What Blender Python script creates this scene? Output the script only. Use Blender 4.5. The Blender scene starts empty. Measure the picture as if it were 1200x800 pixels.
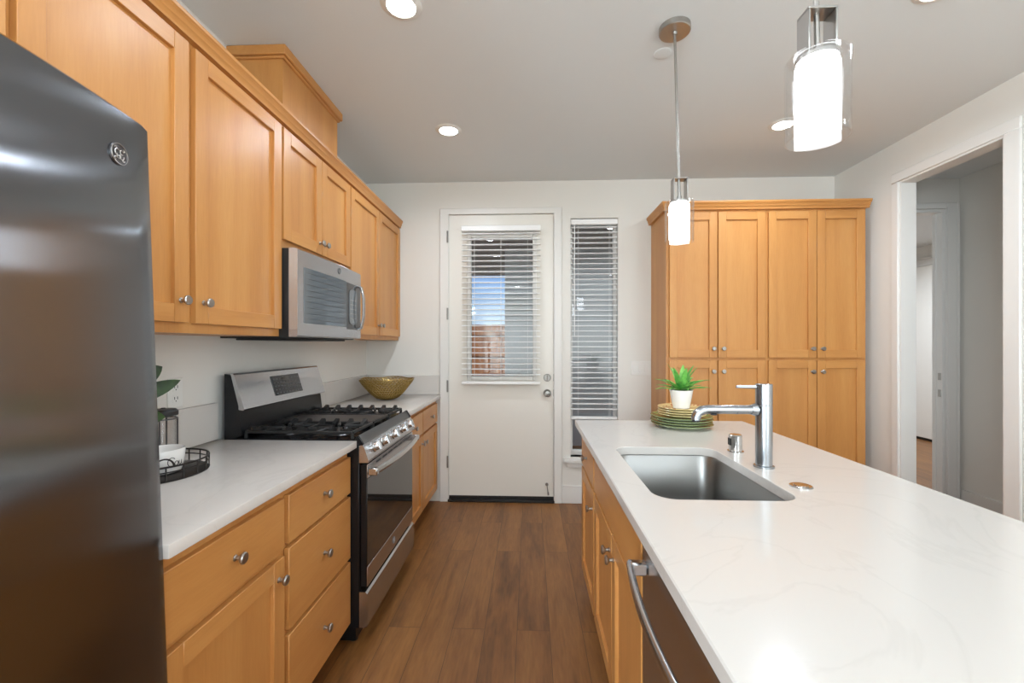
import bpy, bmesh, math, random
from mathutils import Vector, Matrix
random.seed(7)
R = math.radians
S = bpy.context.scene
COL = S.collection

# ---------------------------------------------------------------- camera, world, exposure
cam_d = bpy.data.cameras.new('camera')
cam = bpy.data.objects.new('camera', cam_d)
COL.objects.link(cam)
cam_d.sensor_width = 36
cam_d.lens = 36 * 505.74 / 1200
cam_d.shift_y = 4.03 / 1200
cam_d.clip_start = 0.02
cam.location = (0, 0, 1.3353)
cam.rotation_euler = (R(90), 0, R(2.3811))
S.camera = cam
S.view_settings.view_transform = 'Standard'
S.view_settings.look = 'None'
S.view_settings.gamma = 1
S.view_settings.use_curve_mapping = False
S.view_settings.exposure = 0.0

CAN_W = 4.6        # watts of each recessed lamp
PEND_E = 12.0        # emission of the frosted pendant shades
LAMP_COL = (0.90, 1.0, 1.13)
ADDED_WIN_W = 230.0       # light added at each made-up wide window behind the camera
SUN_E = 3.0

w = bpy.data.worlds.new('sky')
S.world = w
w.use_nodes = True
nt = w.node_tree
nt.nodes.clear()
tc = nt.nodes.new('ShaderNodeTexCoord')
sp = nt.nodes.new('ShaderNodeSeparateXYZ')
rp = nt.nodes.new('ShaderNodeValToRGB')
bg = nt.nodes.new('ShaderNodeBackground')
ou = nt.nodes.new('ShaderNodeOutputWorld')
nt.links.new(tc.outputs['Generated'], sp.inputs[0])
nt.links.new(sp.outputs['Z'], rp.inputs[0])
nt.links.new(rp.outputs[0], bg.inputs[0])
nt.links.new(bg.outputs[0], ou.inputs[0])
e = rp.color_ramp.elements
e[0].position = 0.0; e[0].color = (0.80, 0.88, 0.95, 1)
e[1].position = 0.45; e[1].color = (0.10, 0.26, 0.66, 1)
m_ = e.new(0.05); m_.color = (0.62, 0.78, 0.96, 1)
m_ = e.new(0.17); m_.color = (0.17, 0.37, 0.80, 1)
bg.inputs[1].default_value = 1.0

sun_d = bpy.data.lights.new('sun', 'SUN'); sun_d.energy = SUN_E; sun_d.angle = R(1.0); sun_d.color = (1.0, 0.94, 0.85)
sun = bpy.data.objects.new('sun', sun_d); COL.objects.link(sun)
sun.rotation_euler = Vector((0.30, 0.58, -0.76)).to_track_quat('-Z', 'Y').to_euler()
for wx, wz_, share in ((-1.50, -90, 2.0), (2.62, 90, 0.75)):  # area lights added out of view to brighten the room evenly
    day_d = bpy.data.lights.new('window_daylight', 'AREA'); day_d.shape = 'RECTANGLE'; day_d.size = 2.9; day_d.size_y = 2.0
    day_d.energy = ADDED_WIN_W * share; day_d.color = (0.88, 0.99, 1.10)
    day = bpy.data.objects.new('window_daylight', day_d); COL.objects.link(day)
    day.location = (wx, -2.95, 1.42); day.rotation_euler = (R(90), 0, R(wz_))

# ---------------------------------------------------------------- materials
def s2l(c):
    return tuple((v / 12.92 if v <= 0.04045 else ((v + 0.055) / 1.055) ** 2.4) for v in [x / 255 for x in c])

def mat(name, rgb=None, rough=0.5, metal=0.0, lin=None, spec=None, emis=None, coat=0, aniso=0, anrot=0, tangent=None, bump=None):
    m = bpy.data.materials.new(name)
    m.use_nodes = True
    b = m.node_tree.nodes['Principled BSDF']
    c = lin if lin else s2l(rgb)
    b.inputs['Base Color'].default_value = (*c, 1)
    b.inputs['Roughness'].default_value = rough
    b.inputs['Metallic'].default_value = metal
    if spec is not None: b.inputs['Specular IOR Level'].default_value = spec
    if coat:
        b.inputs['Coat Weight'].default_value = coat
        b.inputs['Coat Roughness'].default_value = 0.12
    if emis:
        b.inputs['Emission Color'].default_value = (*emis[0], 1)
        b.inputs['Emission Strength'].default_value = emis[1]
    if aniso:
        b.inputs['Anisotropic'].default_value = aniso
        b.inputs['Anisotropic Rotation'].default_value = anrot
        t = m.node_tree.nodes.new('ShaderNodeTangent')
        t.direction_type = 'RADIAL'; t.axis = tangent or 'Z'
        m.node_tree.links.new(t.outputs[0], b.inputs['Tangent'])
    if bump:
        n = m.node_tree.nodes.new('ShaderNodeTexNoise')
        n.inputs['Scale'].default_value = bump[0]
        n.inputs['Detail'].default_value = 4
        t = m.node_tree.nodes.new('ShaderNodeTexCoord')
        m.node_tree.links.new(t.outputs['Object'], n.inputs['Vector'])
        bp = m.node_tree.nodes.new('ShaderNodeBump')
        bp.inputs['Strength'].default_value = bump[1]
        bp.inputs['Distance'].default_value = bump[2] if len(bump) > 2 else 0.002
        m.node_tree.links.new(n.outputs[0], bp.inputs['Height'])
        m.node_tree.links.new(bp.outputs[0], b.inputs['Normal'])
    return m

def grain_mat(name, dark, mid, light, axis, rough=0.38, coarse=9.0, stretch=0.09, bump=0.04, tone=0.25):
    """procedural wood: noise stretched along one axis of the piece"""
    m = bpy.data.materials.new(name)
    m.use_nodes = True
    N = m.node_tree.nodes; L = m.node_tree.links
    b = N['Principled BSDF']
    t = N.new('ShaderNodeTexCoord')
    oi = N.new('ShaderNodeObjectInfo')
    mul = N.new('ShaderNodeMath'); mul.operation = 'MULTIPLY'; mul.inputs[1].default_value = 53.0
    L.new(oi.outputs['Random'], mul.inputs[0])
    add = N.new('ShaderNodeVectorMath'); add.operation = 'ADD'
    L.new(t.outputs['Object'], add.inputs[0]); L.new(mul.outputs[0], add.inputs[1])
    mp = N.new('ShaderNodeMapping')
    sc = [1.0, 1.0, 1.0]; sc['xyz'.index(axis)] = stretch
    mp.inputs['Scale'].default_value = sc
    L.new(add.outputs[0], mp.inputs['Vector'])
    n1 = N.new('ShaderNodeTexNoise'); n1.inputs['Scale'].default_value = coarse
    n1.inputs['Detail'].default_value = 5; n1.inputs['Distortion'].default_value = 0.6
    L.new(mp.outputs[0], n1.inputs['Vector'])
    n2 = N.new('ShaderNodeTexNoise'); n2.inputs['Scale'].default_value = coarse * 16
    n2.inputs['Detail'].default_value = 3
    L.new(mp.outputs[0], n2.inputs['Vector'])
    r1 = N.new('ShaderNodeValToRGB')
    el = r1.color_ramp.elements
    el[0].position = 0.30; el[0].color = (*s2l(dark), 1)
    el[1].position = 0.72; el[1].color = (*s2l(light), 1)
    q = el.new(0.5); q.color = (*s2l(mid), 1)
    mx = N.new('ShaderNodeMix'); mx.data_type = 'FLOAT'; mx.inputs[0].default_value = tone
    L.new(n1.outputs[0], mx.inputs[2]); L.new(n2.outputs[0], mx.inputs[3])
    L.new(mx.outputs[0], r1.inputs[0])
    L.new(r1.outputs[0], b.inputs['Base Color'])
    b.inputs['Roughness'].default_value = rough
    bp = N.new('ShaderNodeBump'); bp.inputs['Strength'].default_value = bump; bp.inputs['Distance'].default_value = 0.001
    L.new(n2.outputs[0], bp.inputs['Height']); L.new(bp.outputs[0], b.inputs['Normal'])
    return m

def glass_mat(name, tint=(1, 1, 1), gloss=0.9, ior=1.45, rough=0.0):
    """thin pane: clear with a fresnel reflection"""
    m = bpy.data.materials.new(name)
    m.use_nodes = True
    N = m.node_tree.nodes; L = m.node_tree.links
    N.clear()
    o = N.new('ShaderNodeOutputMaterial')
    tr = N.new('ShaderNodeBsdfTransparent'); tr.inputs[0].default_value = (*tint, 1)
    gl = N.new('ShaderNodeBsdfGlossy'); gl.inputs['Roughness'].default_value = rough
    gl.inputs[0].default_value = (gloss, gloss, gloss, 1)
    fr = N.new('ShaderNodeLayerWeight'); fr.inputs['Blend'].default_value = 0.5
    pw = N.new('ShaderNodeMath'); pw.operation = 'POWER'; pw.inputs[1].default_value = 4.0
    ma = N.new('ShaderNodeMath'); ma.operation = 'MULTIPLY_ADD'; ma.inputs[1].default_value = 0.55; ma.inputs[2].default_value = 0.04
    L.new(fr.outputs['Facing'], pw.inputs[0]); L.new(pw.outputs[0], ma.inputs[0])
    mx = N.new('ShaderNodeMixShader')
    L.new(ma.outputs[0], mx.inputs[0]); L.new(tr.outputs[0], mx.inputs[1]); L.new(gl.outputs[0], mx.inputs[2])
    L.new(mx.outputs[0], o.inputs[0])
    return m

WD = ((187, 126, 66), (198, 138, 75), (207, 150, 86))
WOOD = {a: grain_mat('maple_grain_' + a, *WD, a) for a in 'xyz'}
WOODV, WOODHY, WOODHX = WOOD['z'], WOOD['y'], WOOD['x']
M_WALL = mat('wall_paint', (226, 222, 214), 0.75, bump=(160, 0.12, 0.002))
M_CEIL = mat('ceiling_paint', (224, 227, 226), 0.85, bump=(120, 0.15, 0.002))
M_TRIM = mat('white_trim_paint', (228, 225, 219), 0.42)
M_DOORW = mat('white_door_paint', (232, 227, 217), 0.40)
M_BLIND = mat('blind_white', (244, 243, 240), 0.4)
M_QUARTZ = None
M_STEEL = mat('brushed_steel', lin=(0.56, 0.56, 0.57), rough=0.27, metal=1.0, aniso=0.9, tangent='Z')
M_STEELF = mat('fridge_steel', lin=(0.215, 0.225, 0.24), rough=0.16, metal=1.0, aniso=1.0, tangent='Z')
M_STEELP = mat('satin_steel', lin=(0.60, 0.60, 0.60), rough=0.25, metal=1.0)
M_SINK = mat('sink_steel', lin=(0.30, 0.293, 0.28), rough=0.34, metal=1.0)
M_DSTEEL = mat('dark_grey_steel', lin=(0.17, 0.17, 0.175), rough=0.34, metal=1.0)
M_NICKEL = mat('brushed_nickel', lin=(0.43, 0.415, 0.39), rough=0.34, metal=1.0)
M_DOORHW = mat('dark_satin_nickel', lin=(0.27, 0.26, 0.245), rough=0.3, metal=1.0)
M_CHROME = mat('stainless_faucet', lin=(0.40, 0.415, 0.43), rough=0.24, metal=1.0)
M_POLISH = mat('polished_nickel', lin=(0.60, 0.585, 0.565), rough=0.14, metal=1.0)
M_BLACK = mat('black_enamel', lin=(0.010, 0.010, 0.011), rough=0.25, spec=0.3)
M_BLACKM = mat('black_matte', lin=(0.02, 0.02, 0.02), rough=0.5)
M_IRON = mat('cast_iron', lin=(0.018, 0.0175, 0.017), rough=0.45, spec=0.35, bump=(400, 0.15, 0.001))
M_GRIDDLE = mat('griddle_grey', lin=(0.055, 0.047, 0.042), rough=0.42)
M_BGLASS = mat('black_glass', lin=(0.02, 0.018, 0.016), rough=0.04, spec=0.9)
M_MWGLASS = mat('microwave_window_glass', lin=(0.10, 0.115, 0.125), rough=0.06, spec=1.0)
M_KEYPAD = mat('keypad_black', lin=(0.03, 0.03, 0.032), rough=0.15)
M_MARK = mat('printed_grey_marks', (112, 112, 112), 0.5)
M_SILLGAP = mat('dark_threshold', lin=(0.01, 0.009, 0.008), rough=0.4)
M_WIRE = mat('dark_bronze_wire', lin=(0.022, 0.017, 0.014), rough=0.45, metal=0.4)
M_CERAM = mat('white_ceramic', (236, 232, 226), 0.25, coat=0.4)
M_GOLD = mat('gold_wire', lin=(0.50, 0.345, 0.115), rough=0.28, metal=1.0)
M_PLASTIC = mat('white_plastic', (230, 228, 222), 0.35)
M_SLOT = mat('dark_slot', lin=(0.02, 0.02, 0.02), rough=0.6)
M_SHADE = mat('frosted_lit_shade', (255, 252, 245), 0.4, emis=((0.93, 1.0, 1.08), PEND_E))
M_LENS = mat('lit_lens', (255, 252, 245), 0.4, emis=((0.97, 0.99, 1.0), 20.0))
M_PANE = glass_mat('window_glass', tint=(0.93, 0.95, 0.95))
M_CLEAR = glass_mat('clear_lamp_glass', tint=(0.97, 0.97, 0.97), ior=1.5)
M_STUCCO = mat('grey_stucco', (206, 204, 202), 0.9, bump=(60, 0.3, 0.004))
M_PORCH = mat('porch_ceiling_paint', (150, 138, 130), 0.8)
M_CONC = mat('patio_concrete', (190, 186, 178), 0.9, bump=(30, 0.2, 0.003))
M_SOIL = mat('bare_yard_earth', (134, 116, 92), 1.0)
M_GPLATE = mat('olive_green_glaze', (112, 128, 72), 0.25, coat=0.3)
M_YPLATE = mat('cream_yellow_glaze', (226, 208, 150), 0.25, coat=0.3)
M_GRIM = mat('green_plate_pale_underside', (190, 200, 165), 0.3)
M_SOILP = mat('potting_soil', (60, 45, 35), 0.95)
M_SCRIPT = mat('black_script_print', lin=(0.03, 0.03, 0.03), rough=0.5)
FENCE = grain_mat('cedar_fence_boards', (130, 78, 40), (168, 106, 60), (196, 134, 84), 'z', rough=0.8, coarse=7)

def build_quartz():
    m = mat('white_quartz', (209, 203, 196), 0.16, spec=0.45)
    N = m.node_tree.nodes; L = m.node_tree.links
    b = N['Principled BSDF']
    t = N.new('ShaderNodeTexCoord')
    n = N.new('ShaderNodeTexNoise'); n.inputs['Scale'].default_value = 1.6; n.inputs['Detail'].default_value = 6
    n.inputs['Distortion'].default_value = 1.4
    L.new(t.outputs['Object'], n.inputs['Vector'])
    r = N.new('ShaderNodeValToRGB')
    el = r.color_ramp.elements
    el[0].position = 0.488; el[0].color = (*s2l((209, 203, 196)), 1)
    el[1].position = 0.512; el[1].color = (*s2l((209, 203, 196)), 1)
    q = el.new(0.5); q.color = (*s2l((205, 199, 192)), 1)
    L.new(n.outputs[0], r.inputs[0]); L.new(r.outputs[0], b.inputs['Base Color'])
    return m
M_QUARTZ = build_quartz()

def build_floor():
    m = bpy.data.materials.new('oak_plank_floor'); m.use_nodes = True
    N = m.node_tree.nodes; L = m.node_tree.links
    b = N['Principled BSDF']
    t = N.new('ShaderNodeTexCoord')
    mp = N.new('ShaderNodeMapping'); mp.inputs['Rotation'].default_value = (0, 0, R(90))
    mp.inputs['Location'].default_value = (0.35, 0.06, 0)
    L.new(t.outputs['Object'], mp.inputs['Vector'])
    br = N.new('ShaderNodeTexBrick')
    br.offset = 0.37; br.offset_frequency = 2
    br.inputs['Color1'].default_value = (0, 0, 0, 1); br.inputs['Color2'].default_value = (1, 1, 1, 1)
    br.inputs['Mortar'].default_value = (0.5, 0.5, 0.5, 1)
    br.inputs['Scale'].default_value = 1.0
    br.inputs['Mortar Size'].default_value = 0.0012
    br.inputs['Mortar Smooth'].default_value = 0.4
    br.inputs['Brick Width'].default_value = 1.22
    br.inputs['Row Height'].default_value = 0.152
    L.new(mp.outputs[0], br.inputs['Vector'])
    # grain runs along the planks (y); each plank shifts the noise
    sc = N.new('ShaderNodeVectorMath'); sc.operation = 'MULTIPLY_ADD'
    sc.inputs[1].default_value = (17, 17, 17)
    L.new(br.outputs['Color'], sc.inputs[0]); L.new(t.outputs['Object'], sc.inputs[2])
    mg = N.new('ShaderNodeMapping'); mg.inputs['Scale'].default_value = (1, 0.12, 1)
    L.new(sc.outputs[0], mg.inputs['Vector'])
    n1 = N.new('ShaderNodeTexNoise'); n1.inputs['Scale'].default_value = 11; n1.inputs['Detail'].default_value = 6
    n1.inputs['Distortion'].default_value = 1.0
    L.new(mg.outputs[0], n1.inputs['Vector'])
    n2 = N.new('ShaderNodeTexNoise'); n2.inputs['Scale'].default_value = 90; n2.inputs['Detail'].default_value = 3
    L.new(mg.outputs[0], n2.inputs['Vector'])
    mx = N.new('ShaderNodeMix'); mx.data_type = 'FLOAT'; mx.inputs[0].default_value = 0.3
    L.new(n1.outputs[0], mx.inputs[2]); L.new(n2.outputs[0], mx.inputs[3])
    mx2 = N.new('ShaderNodeMix'); mx2.data_type = 'FLOAT'; mx2.inputs[0].default_value = 0.10
    L.new(mx.outputs[0], mx2.inputs[2]); L.new(br.outputs['Color'], mx2.inputs[3])
    r = N.new('ShaderNodeValToRGB')
    el = r.color_ramp.elements
    el[0].position = 0.27; el[0].color = (*s2l((80, 52, 29)), 1)
    el[1].position = 0.70; el[1].color = (*s2l((154, 105, 55)), 1)
    q = el.new(0.45); q.color = (*s2l((122, 79, 39)), 1)
    L.new(mx2.outputs[0], r.inputs[0])
    mm = N.new('ShaderNodeMix'); mm.data_type = 'RGBA'; mm.blend_type = 'MIX'
    L.new(br.outputs['Fac'], mm.inputs[0]); L.new(r.outputs[0], mm.inputs[6])
    mm.inputs[7].default_value = (*s2l((62, 42, 28)), 1)
    L.new(mm.outputs[2], b.inputs['Base Color'])
    b.inputs['Roughness'].default_value = 0.42
    bp = N.new('ShaderNodeBump'); bp.inputs['Strength'].default_value = 0.08; bp.inputs['Distance'].default_value = 0.001
    L.new(n2.outputs[0], bp.inputs['Height']); L.new(bp.outputs[0], b.inputs['Normal'])
    return m
M_FLOOR = build_floor()

def leaf_mat(name, c1, c2):
    m = mat(name, c1, 0.4)
    N = m.node_tree.nodes; L = m.node_tree.links
    t = N.new('ShaderNodeTexCoord')
    n = N.new('ShaderNodeTexNoise'); n.inputs['Scale'].default_value = 25
    L.new(t.outputs['Object'], n.inputs['Vector'])
    r = N.new('ShaderNodeValToRGB')
    r.color_ramp.elements[0].position = 0.35; r.color_ramp.elements[0].color = (*s2l(c1), 1)
    r.color_ramp.elements[1].position = 0.65; r.color_ramp.elements[1].color = (*s2l(c2), 1)
    L.new(n.outputs[0], r.inputs[0]); L.new(r.outputs[0], N['Principled BSDF'].inputs['Base Color'])
    return m
M_LEAF = leaf_mat('bright_green_leaf', (58, 146, 56), (138, 200, 96))
M_LEAFD = leaf_mat('dark_green_leaf', (30, 52, 28), (56, 84, 40))

def plate_pattern():
    m = mat('red_floral_yellow_glaze', (226, 200, 140), 0.25, coat=0.3)
    N = m.node_tree.nodes; L = m.node_tree.links
    t = N.new('ShaderNodeTexCoord')
    v = N.new('ShaderNodeTexVoronoi'); v.inputs['Scale'].default_value = 42
    L.new(t.outputs['Object'], v.inputs['Vector'])
    r = N.new('ShaderNodeValToRGB')
    r.color_ramp.interpolation = 'CONSTANT'
    el = r.color_ramp.elements
    el[0].position = 0; el[0].color = (*s2l((178, 62, 48)), 1)
    el[1].position = 0.30; el[1].color = (*s2l((232, 208, 150)), 1)
    L.new(v.outputs['Distance'], r.inputs[0]); L.new(r.outputs[0], N['Principled BSDF'].inputs['Base Color'])
    return m
M_YPAT = plate_pattern()

# ---------------------------------------------------------------- mesh helpers
class MB:
    def __init__(self): self.bm = bmesh.new(); self.mi = 0
    def _mark(self, faces):
        for f in faces: f.material_index = self.mi
    def box(self, x0, x1, y0, y1, z0, z1, bev=0.0, seg=1):
        if x0 > x1: x0, x1 = x1, x0
        if y0 > y1: y0, y1 = y1, y0
        if z0 > z1: z0, z1 = z1, z0
        bm = self.bm
        v = [bm.verts.new((x, y, z)) for z in (z0, z1) for y in (y0, y1) for x in (x0, x1)]
        fs = [bm.faces.new([v[i] for i in q]) for q in ((0, 2, 3, 1), (4, 5, 7, 6), (0, 1, 5, 4), (2, 6, 7, 3), (0, 4, 6, 2), (1, 3, 7, 5))]
        self._mark(fs)
        bev = min(bev, 0.45 * min(x1 - x0, y1 - y0, z1 - z0))
        if bev > 0:
            es = list({e for f in fs for e in f.edges})
            r = bmesh.ops.bevel(bm, geom=es, offset=bev, segments=seg, affect='EDGES', profile=0.6)
            self._mark(r['faces'])
        return self
    def ring_surface(self, rings, closed=True, cap0=False, cap1=False):
        """rings: lists of points with the same count, joined by quads"""
        bm = self.bm
        V = [[bm.verts.new(p) for p in r] for r in rings]
        n = len(rings[0])
        fs = []
        for a, b in zip(V[:-1], V[1:]):
            for i in range(n if closed else n - 1):
                j = (i + 1) % n
                fs.append(bm.faces.new((a[i], a[j], b[j], b[i])))
        if cap0: fs.append(bm.faces.new(V[0][::-1]))
        if cap1: fs.append(bm.faces.new(V[-1]))
        self._mark(fs)
        return self
    def cyl(self, p0, p1, r0, r1=None, seg=24, caps=True):
        r1 = r0 if r1 is None else r1
        p0, p1 = Vector(p0), Vector(p1)
        d = (p1 - p0).normalized()
        a = d.orthogonal().normalized(); b = d.cross(a)
        rr = []
        for p, r in ((p0, r0), (p1, r1)):
            rr.append([p + (a * math.cos(2 * math.pi * i / seg) + b * math.sin(2 * math.pi * i / seg)) * r for i in range(seg)])
        return self.ring_surface(rr, True, caps, caps)
    def lathe(self, prof, c=(0, 0, 0), axis=(0, 0, 1), seg=32, cap0=False, cap1=False, wob=None):
        """prof: (radius, distance along axis) pairs"""
        c = Vector(c); d = Vector(axis).normalized()
        a = Vector((1, 0, 0)) if abs(d.z) > 0.99 else d.orthogonal().normalized()
        b = d.cross(a)
        rr = []
        for k, (r, h) in enumerate(prof):
            r = max(r, 1e-5)
            ring = []
            for i in range(seg):
                t = 2 * math.pi * i / seg
                hh = h + (wob(t, k) if wob else 0)
                ring.append(c + d * hh + (a * math.cos(t) + b * math.sin(t)) * r)
            rr.append(ring)
        return self.ring_surface(rr, True, cap0, cap1)
    def tube(self, pts, r, seg=8, closed=False, flat=None):
        pts = [Vector(p) for p in pts]
        n = len(pts)
        rings = []
        up = None
        for i, p in enumerate(pts):
            if closed: t = pts[(i + 1) % n] - pts[i - 1]
            else: t = pts[min(i + 1, n - 1)] - pts[max(i - 1, 0)]
            t.normalize()
            if up is None:
                up = t.orthogonal().normalized()
                if abs(t.z) < 0.9: up = (Vector((0, 0, 1)) - t * t.z).normalized()
            up = (up - t * up.dot(t)).normalized()
            s = t.cross(up)
            rad = r[i] if isinstance(r, (list, tuple)) else r
            ru, rs = (rad, rad) if flat is None else (rad * flat[0], rad * flat[1])
            rings.append([p + up * math.cos(2 * math.pi * k / seg) * ru + s * math.sin(2 * math.pi * k / seg) * rs for k in range(seg)])
        if closed:
            rings.append(rings[0])
            self.ring_surface(rings, True)
            bmesh.ops.remove_doubles(self.bm, verts=self.bm.verts, dist=1e-6)
        else: self.ring_surface(rings, True, True, True)
        return self
    def prism(self, poly, f0, f1):
        """poly: 2-d points; f0, f1 map a point to 3-d at the two ends"""
        return self.ring_surface([[f0(*p) for p in poly], [f1(*p) for p in poly]], True, True, True)

def rrect(x0, x1, y0, y1, r, n=6):
    out = []
    for cx, cy, a0 in ((x1 - r, y1 - r, 0), (x0 + r, y1 - r, 90), (x0 + r, y0 + r, 180), (x1 - r, y0 + r, 270)):
        for i in range(n + 1):
            a = R(a0 + 90 * i / n)
            out.append((cx + r * math.cos(a), cy + r * math.sin(a)))
    return out

def wloc(o):
    v = Vector((0, 0, 0))
    while o: v += o.location; o = o.parent
    return v

def part(name, mb, mats, parent=None, label=None, angle=38, fixn=True):
    """link an MB (in world coordinates) as one mesh object, optionally under a parent"""
    if not isinstance(mats, (list, tuple)): mats = [mats]
    if fixn: bmesh.ops.recalc_face_normals(mb.bm, faces=mb.bm.faces)
    me = bpy.data.meshes.new(name)
    if parent is not None:
        bmesh.ops.translate(mb.bm, verts=mb.bm.verts, vec=-wloc(parent))
    mb.bm.to_mesh(me); mb.bm.free()
    for p in me.polygons: p.use_smooth = True
    me.set_sharp_from_angle(angle=R(angle))
    for m in mats: me.materials.append(m)
    o = bpy.data.objects.new(name, me)
    COL.objects.link(o)
    if parent is not None: o.parent = parent
    if label: o['label'] = label
    return o

def thing(name, label, cat, loc=(0, 0, 0), group=None):
    o = bpy.data.objects.new(name, None)
    COL.objects.link(o)
    o.empty_display_size = 0.05
    o.location = loc
    o['label'] = label; o['category'] = cat
    if group: o['group'] = group
    return o

def single(name, mb, mats, label, cat, loc, group=None, angle=38):
    """a thing that is one mesh with its origin at loc"""
    loc = Vector(loc)
    bmesh.ops.translate(mb.bm, verts=mb.bm.verts, vec=-loc)
    o = part(name, mb, mats, angle=angle)
    o.location = loc
    o['label'] = label; o['category'] = cat
    if group: o['group'] = group
    return o

def struct(name, mb, mats, parent=None, angle=38):
    o = part(name, mb, mats, parent, angle=angle)
    if parent is None: o['kind'] = 'structure'
    return o

def copy_tree(o, parent=None):
    c = o.copy(); COL.objects.link(c)
    if parent: c.parent = parent
    for ch in list(o.children): copy_tree(ch, c)
    return c

# ---------------------------------------------------------------- setting
XL, XR, YB, ZC, YF = -1.41, 2.51, 3.667, 2.725, -4.6   # left wall, right wall, back wall, ceiling, wall behind camera
HX, HY = 3.58, 3.75                                     # hall: far side wall, end wall
RX = 5.55                                               # room past the hall: its far wall
struct('floor', MB().box(XL - .15, RX + .15, YF - .15, 8.0, -0.12, 0.0), M_FLOOR)
mb = MB()
mb.box(XL - .15, XR + 0.0, YF - .15, YB, ZC, ZC + .12)
mb.box(XR, HX + .12, 0.9, HY + .12, ZC, ZC + .12)
mb.box(XR, RX + .15, HY + .0, 8.0, ZC, ZC + .12)
struct('ceiling', mb, M_CEIL)
def windowed(x0, x1):  # wall with an opening for an added, unseen window
    mb = MB()
    mb.box(x0, x1, YF, -4.45, 0, ZC); mb.box(x0, x1, -4.45, -1.45, 0, 0.40); mb.box(x0, x1, -4.45, -1.45, 2.45, ZC)
    return mb
mb = windowed(XL - .15, XL); mb.box(XL - .15, XL, -1.45, YB + .16, 0, ZC)
struct('wall_left', mb, M_WALL)
DX0, DX1, DZ = -0.70, 0.207, 2.452           # exterior door opening
WX0, WX1, WZ0, WZ1 = 0.340, 0.745, 0.385, 2.405
mb = MB()
mb.box(XL, DX0, YB, YB + .16, 0, ZC)
mb.box(DX0, DX1, YB, YB + .16, DZ, ZC)
mb.box(DX1, WX0, YB, YB + .16, 0, ZC)
mb.box(WX0, WX1, YB, YB + .16, 0, WZ0)
mb.box(WX0, WX1, YB, YB + .16, WZ1, ZC)
mb.box(WX1, XR + .13, YB, YB + .16, 0, ZC)
struct('wall_back', mb, M_WALL)
OY0, OY1, OZ = 2.39, 3.03, 2.437             # hall opening in the right wall
mb = windowed(XR, XR + .092)
mb.box(XR, XR + .092, -1.45, OY0, 0, ZC)
mb.box(XR, XR + .092, OY0, OY1, OZ, ZC)
mb.box(XR, XR + .092, OY1, YB, 0, ZC)
struct('wall_right', mb, M_WALL)
struct('wall_front', MB().box(XL - .15, XR + .13, YF - .15, YF, 0, ZC), M_WALL)
for k, x in ((2, XL - .07), (3, XR + .046)):  # unseen side windows, added as light sources behind the camera
    mb = MB()
    for y in (-4.45, -2.975, -1.50): mb.box(x - .03, x + .03, y, y + .05, 0.40, 2.45)
    mb.box(x - .03, x + .03, -4.4, -1.50, 0.40, 0.45); mb.box(x - .03, x + .03, -4.4, -1.50, 2.40, 2.45)
    wk = struct('window_%d' % k, mb, M_TRIM)
    part('pane', MB().box(x - .003, x + .003, -4.42, -1.48, 0.43, 2.42), M_PANE, wk)
# hall and the room past it
HD0, HD1, HDZ = 2.62, 3.458, 2.462
HT = 0.085
struct('wall_hall_side', MB().box(HX, HX + .12, 0.9, HY, 0, ZC), M_WALL)
struct('wall_hall_near', MB().box(XR + .092, HX, 0.78, 0.9, 0, ZC), M_WALL)
mb = MB()
mb.box(HD0, HD1, HY, HY + HT, HDZ, ZC)
mb.box(HD1, RX + .15, HY, HY + HT, 0, ZC)
struct('wall_hall_end', mb, M_WALL)
struct('wall_room_far', MB().box(RX, RX + .15, HY + HT, 8.0, 0, ZC), M_WALL)
mb = MB(); mb.box(XR, RX, 7.85, 8.0, 0, ZC)
struct('wall_room_back', mb, M_WALL)
struct('wall_room_side', MB().box(XR - .02, XR + .11, YB + .16, 7.85, 0, ZC), M_WALL)
# door casing in the hall end wall
mb = MB()
cw = 0.055
mb.box(HD1 + .005, HD1 + cw + .045, HY - .018, HY, 0, HDZ + cw, 0.004)
mb.box(HD0 - .02, HD1 + .005, HY - .018, HY, HDZ + .005, HDZ + cw, 0.004)
mb.box(HD1 + .005, HD1 + .02, HY - .026, HY - .018, 0, HDZ + .02)
mb.box(HD1 + cw + .028, HD1 + cw + .045, HY - .026, HY - .018, 0, HDZ + cw)
mb.box(HD1 - .02, HD1 + .004, HY - .003, HY + HT + .003, 0, HDZ - .001)
mb.box(HD0, HD1 - .02, HY - .003, HY + HT + .003, HDZ - .02, HDZ - .001)
mb.box(HD1 - .026, HD1 - .02, HY + .05, HY + .07, 0, HDZ - .02)
t5 = struct('trim_5', mb, M_TRIM)
mb = MB()
for z in (0.93, 1.07): mb.box(HD1 - .024, HD1 - .0195, HY + .006, HY + .034, z - .03, z + .03, 0.002)
part('strike_plate', mb, M_NICKEL, t5)
# white door in the far wall of that room
FD0, FD1 = 5.75, 7.45
mb = MB(); mb.box(RX - .035, RX - .002, FD0, FD1, 0.035, 2.44, 0.004)
d2 = struct('door_2', mb, M_DOORW)
mb = MB()
mb.box(RX - .022, RX, FD0 - .09, FD0 - .004, 0, 2.53, 0.003); mb.box(RX - .022, RX, FD0 - .09, FD1 + .09, 2.445, 2.54, 0.003)
mb.box(RX - .034, RX, FD0 - .10, FD1 + .10, 2.54, 2.565, 0.003)
part('door_casing', mb, M_TRIM, d2)
part('door_gap', MB().box(RX - .03, RX - .001, FD0, FD1, 0.0005, 0.034), M_SILLGAP, d2)  # solid dark strip standing in for the shade under the door

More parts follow.
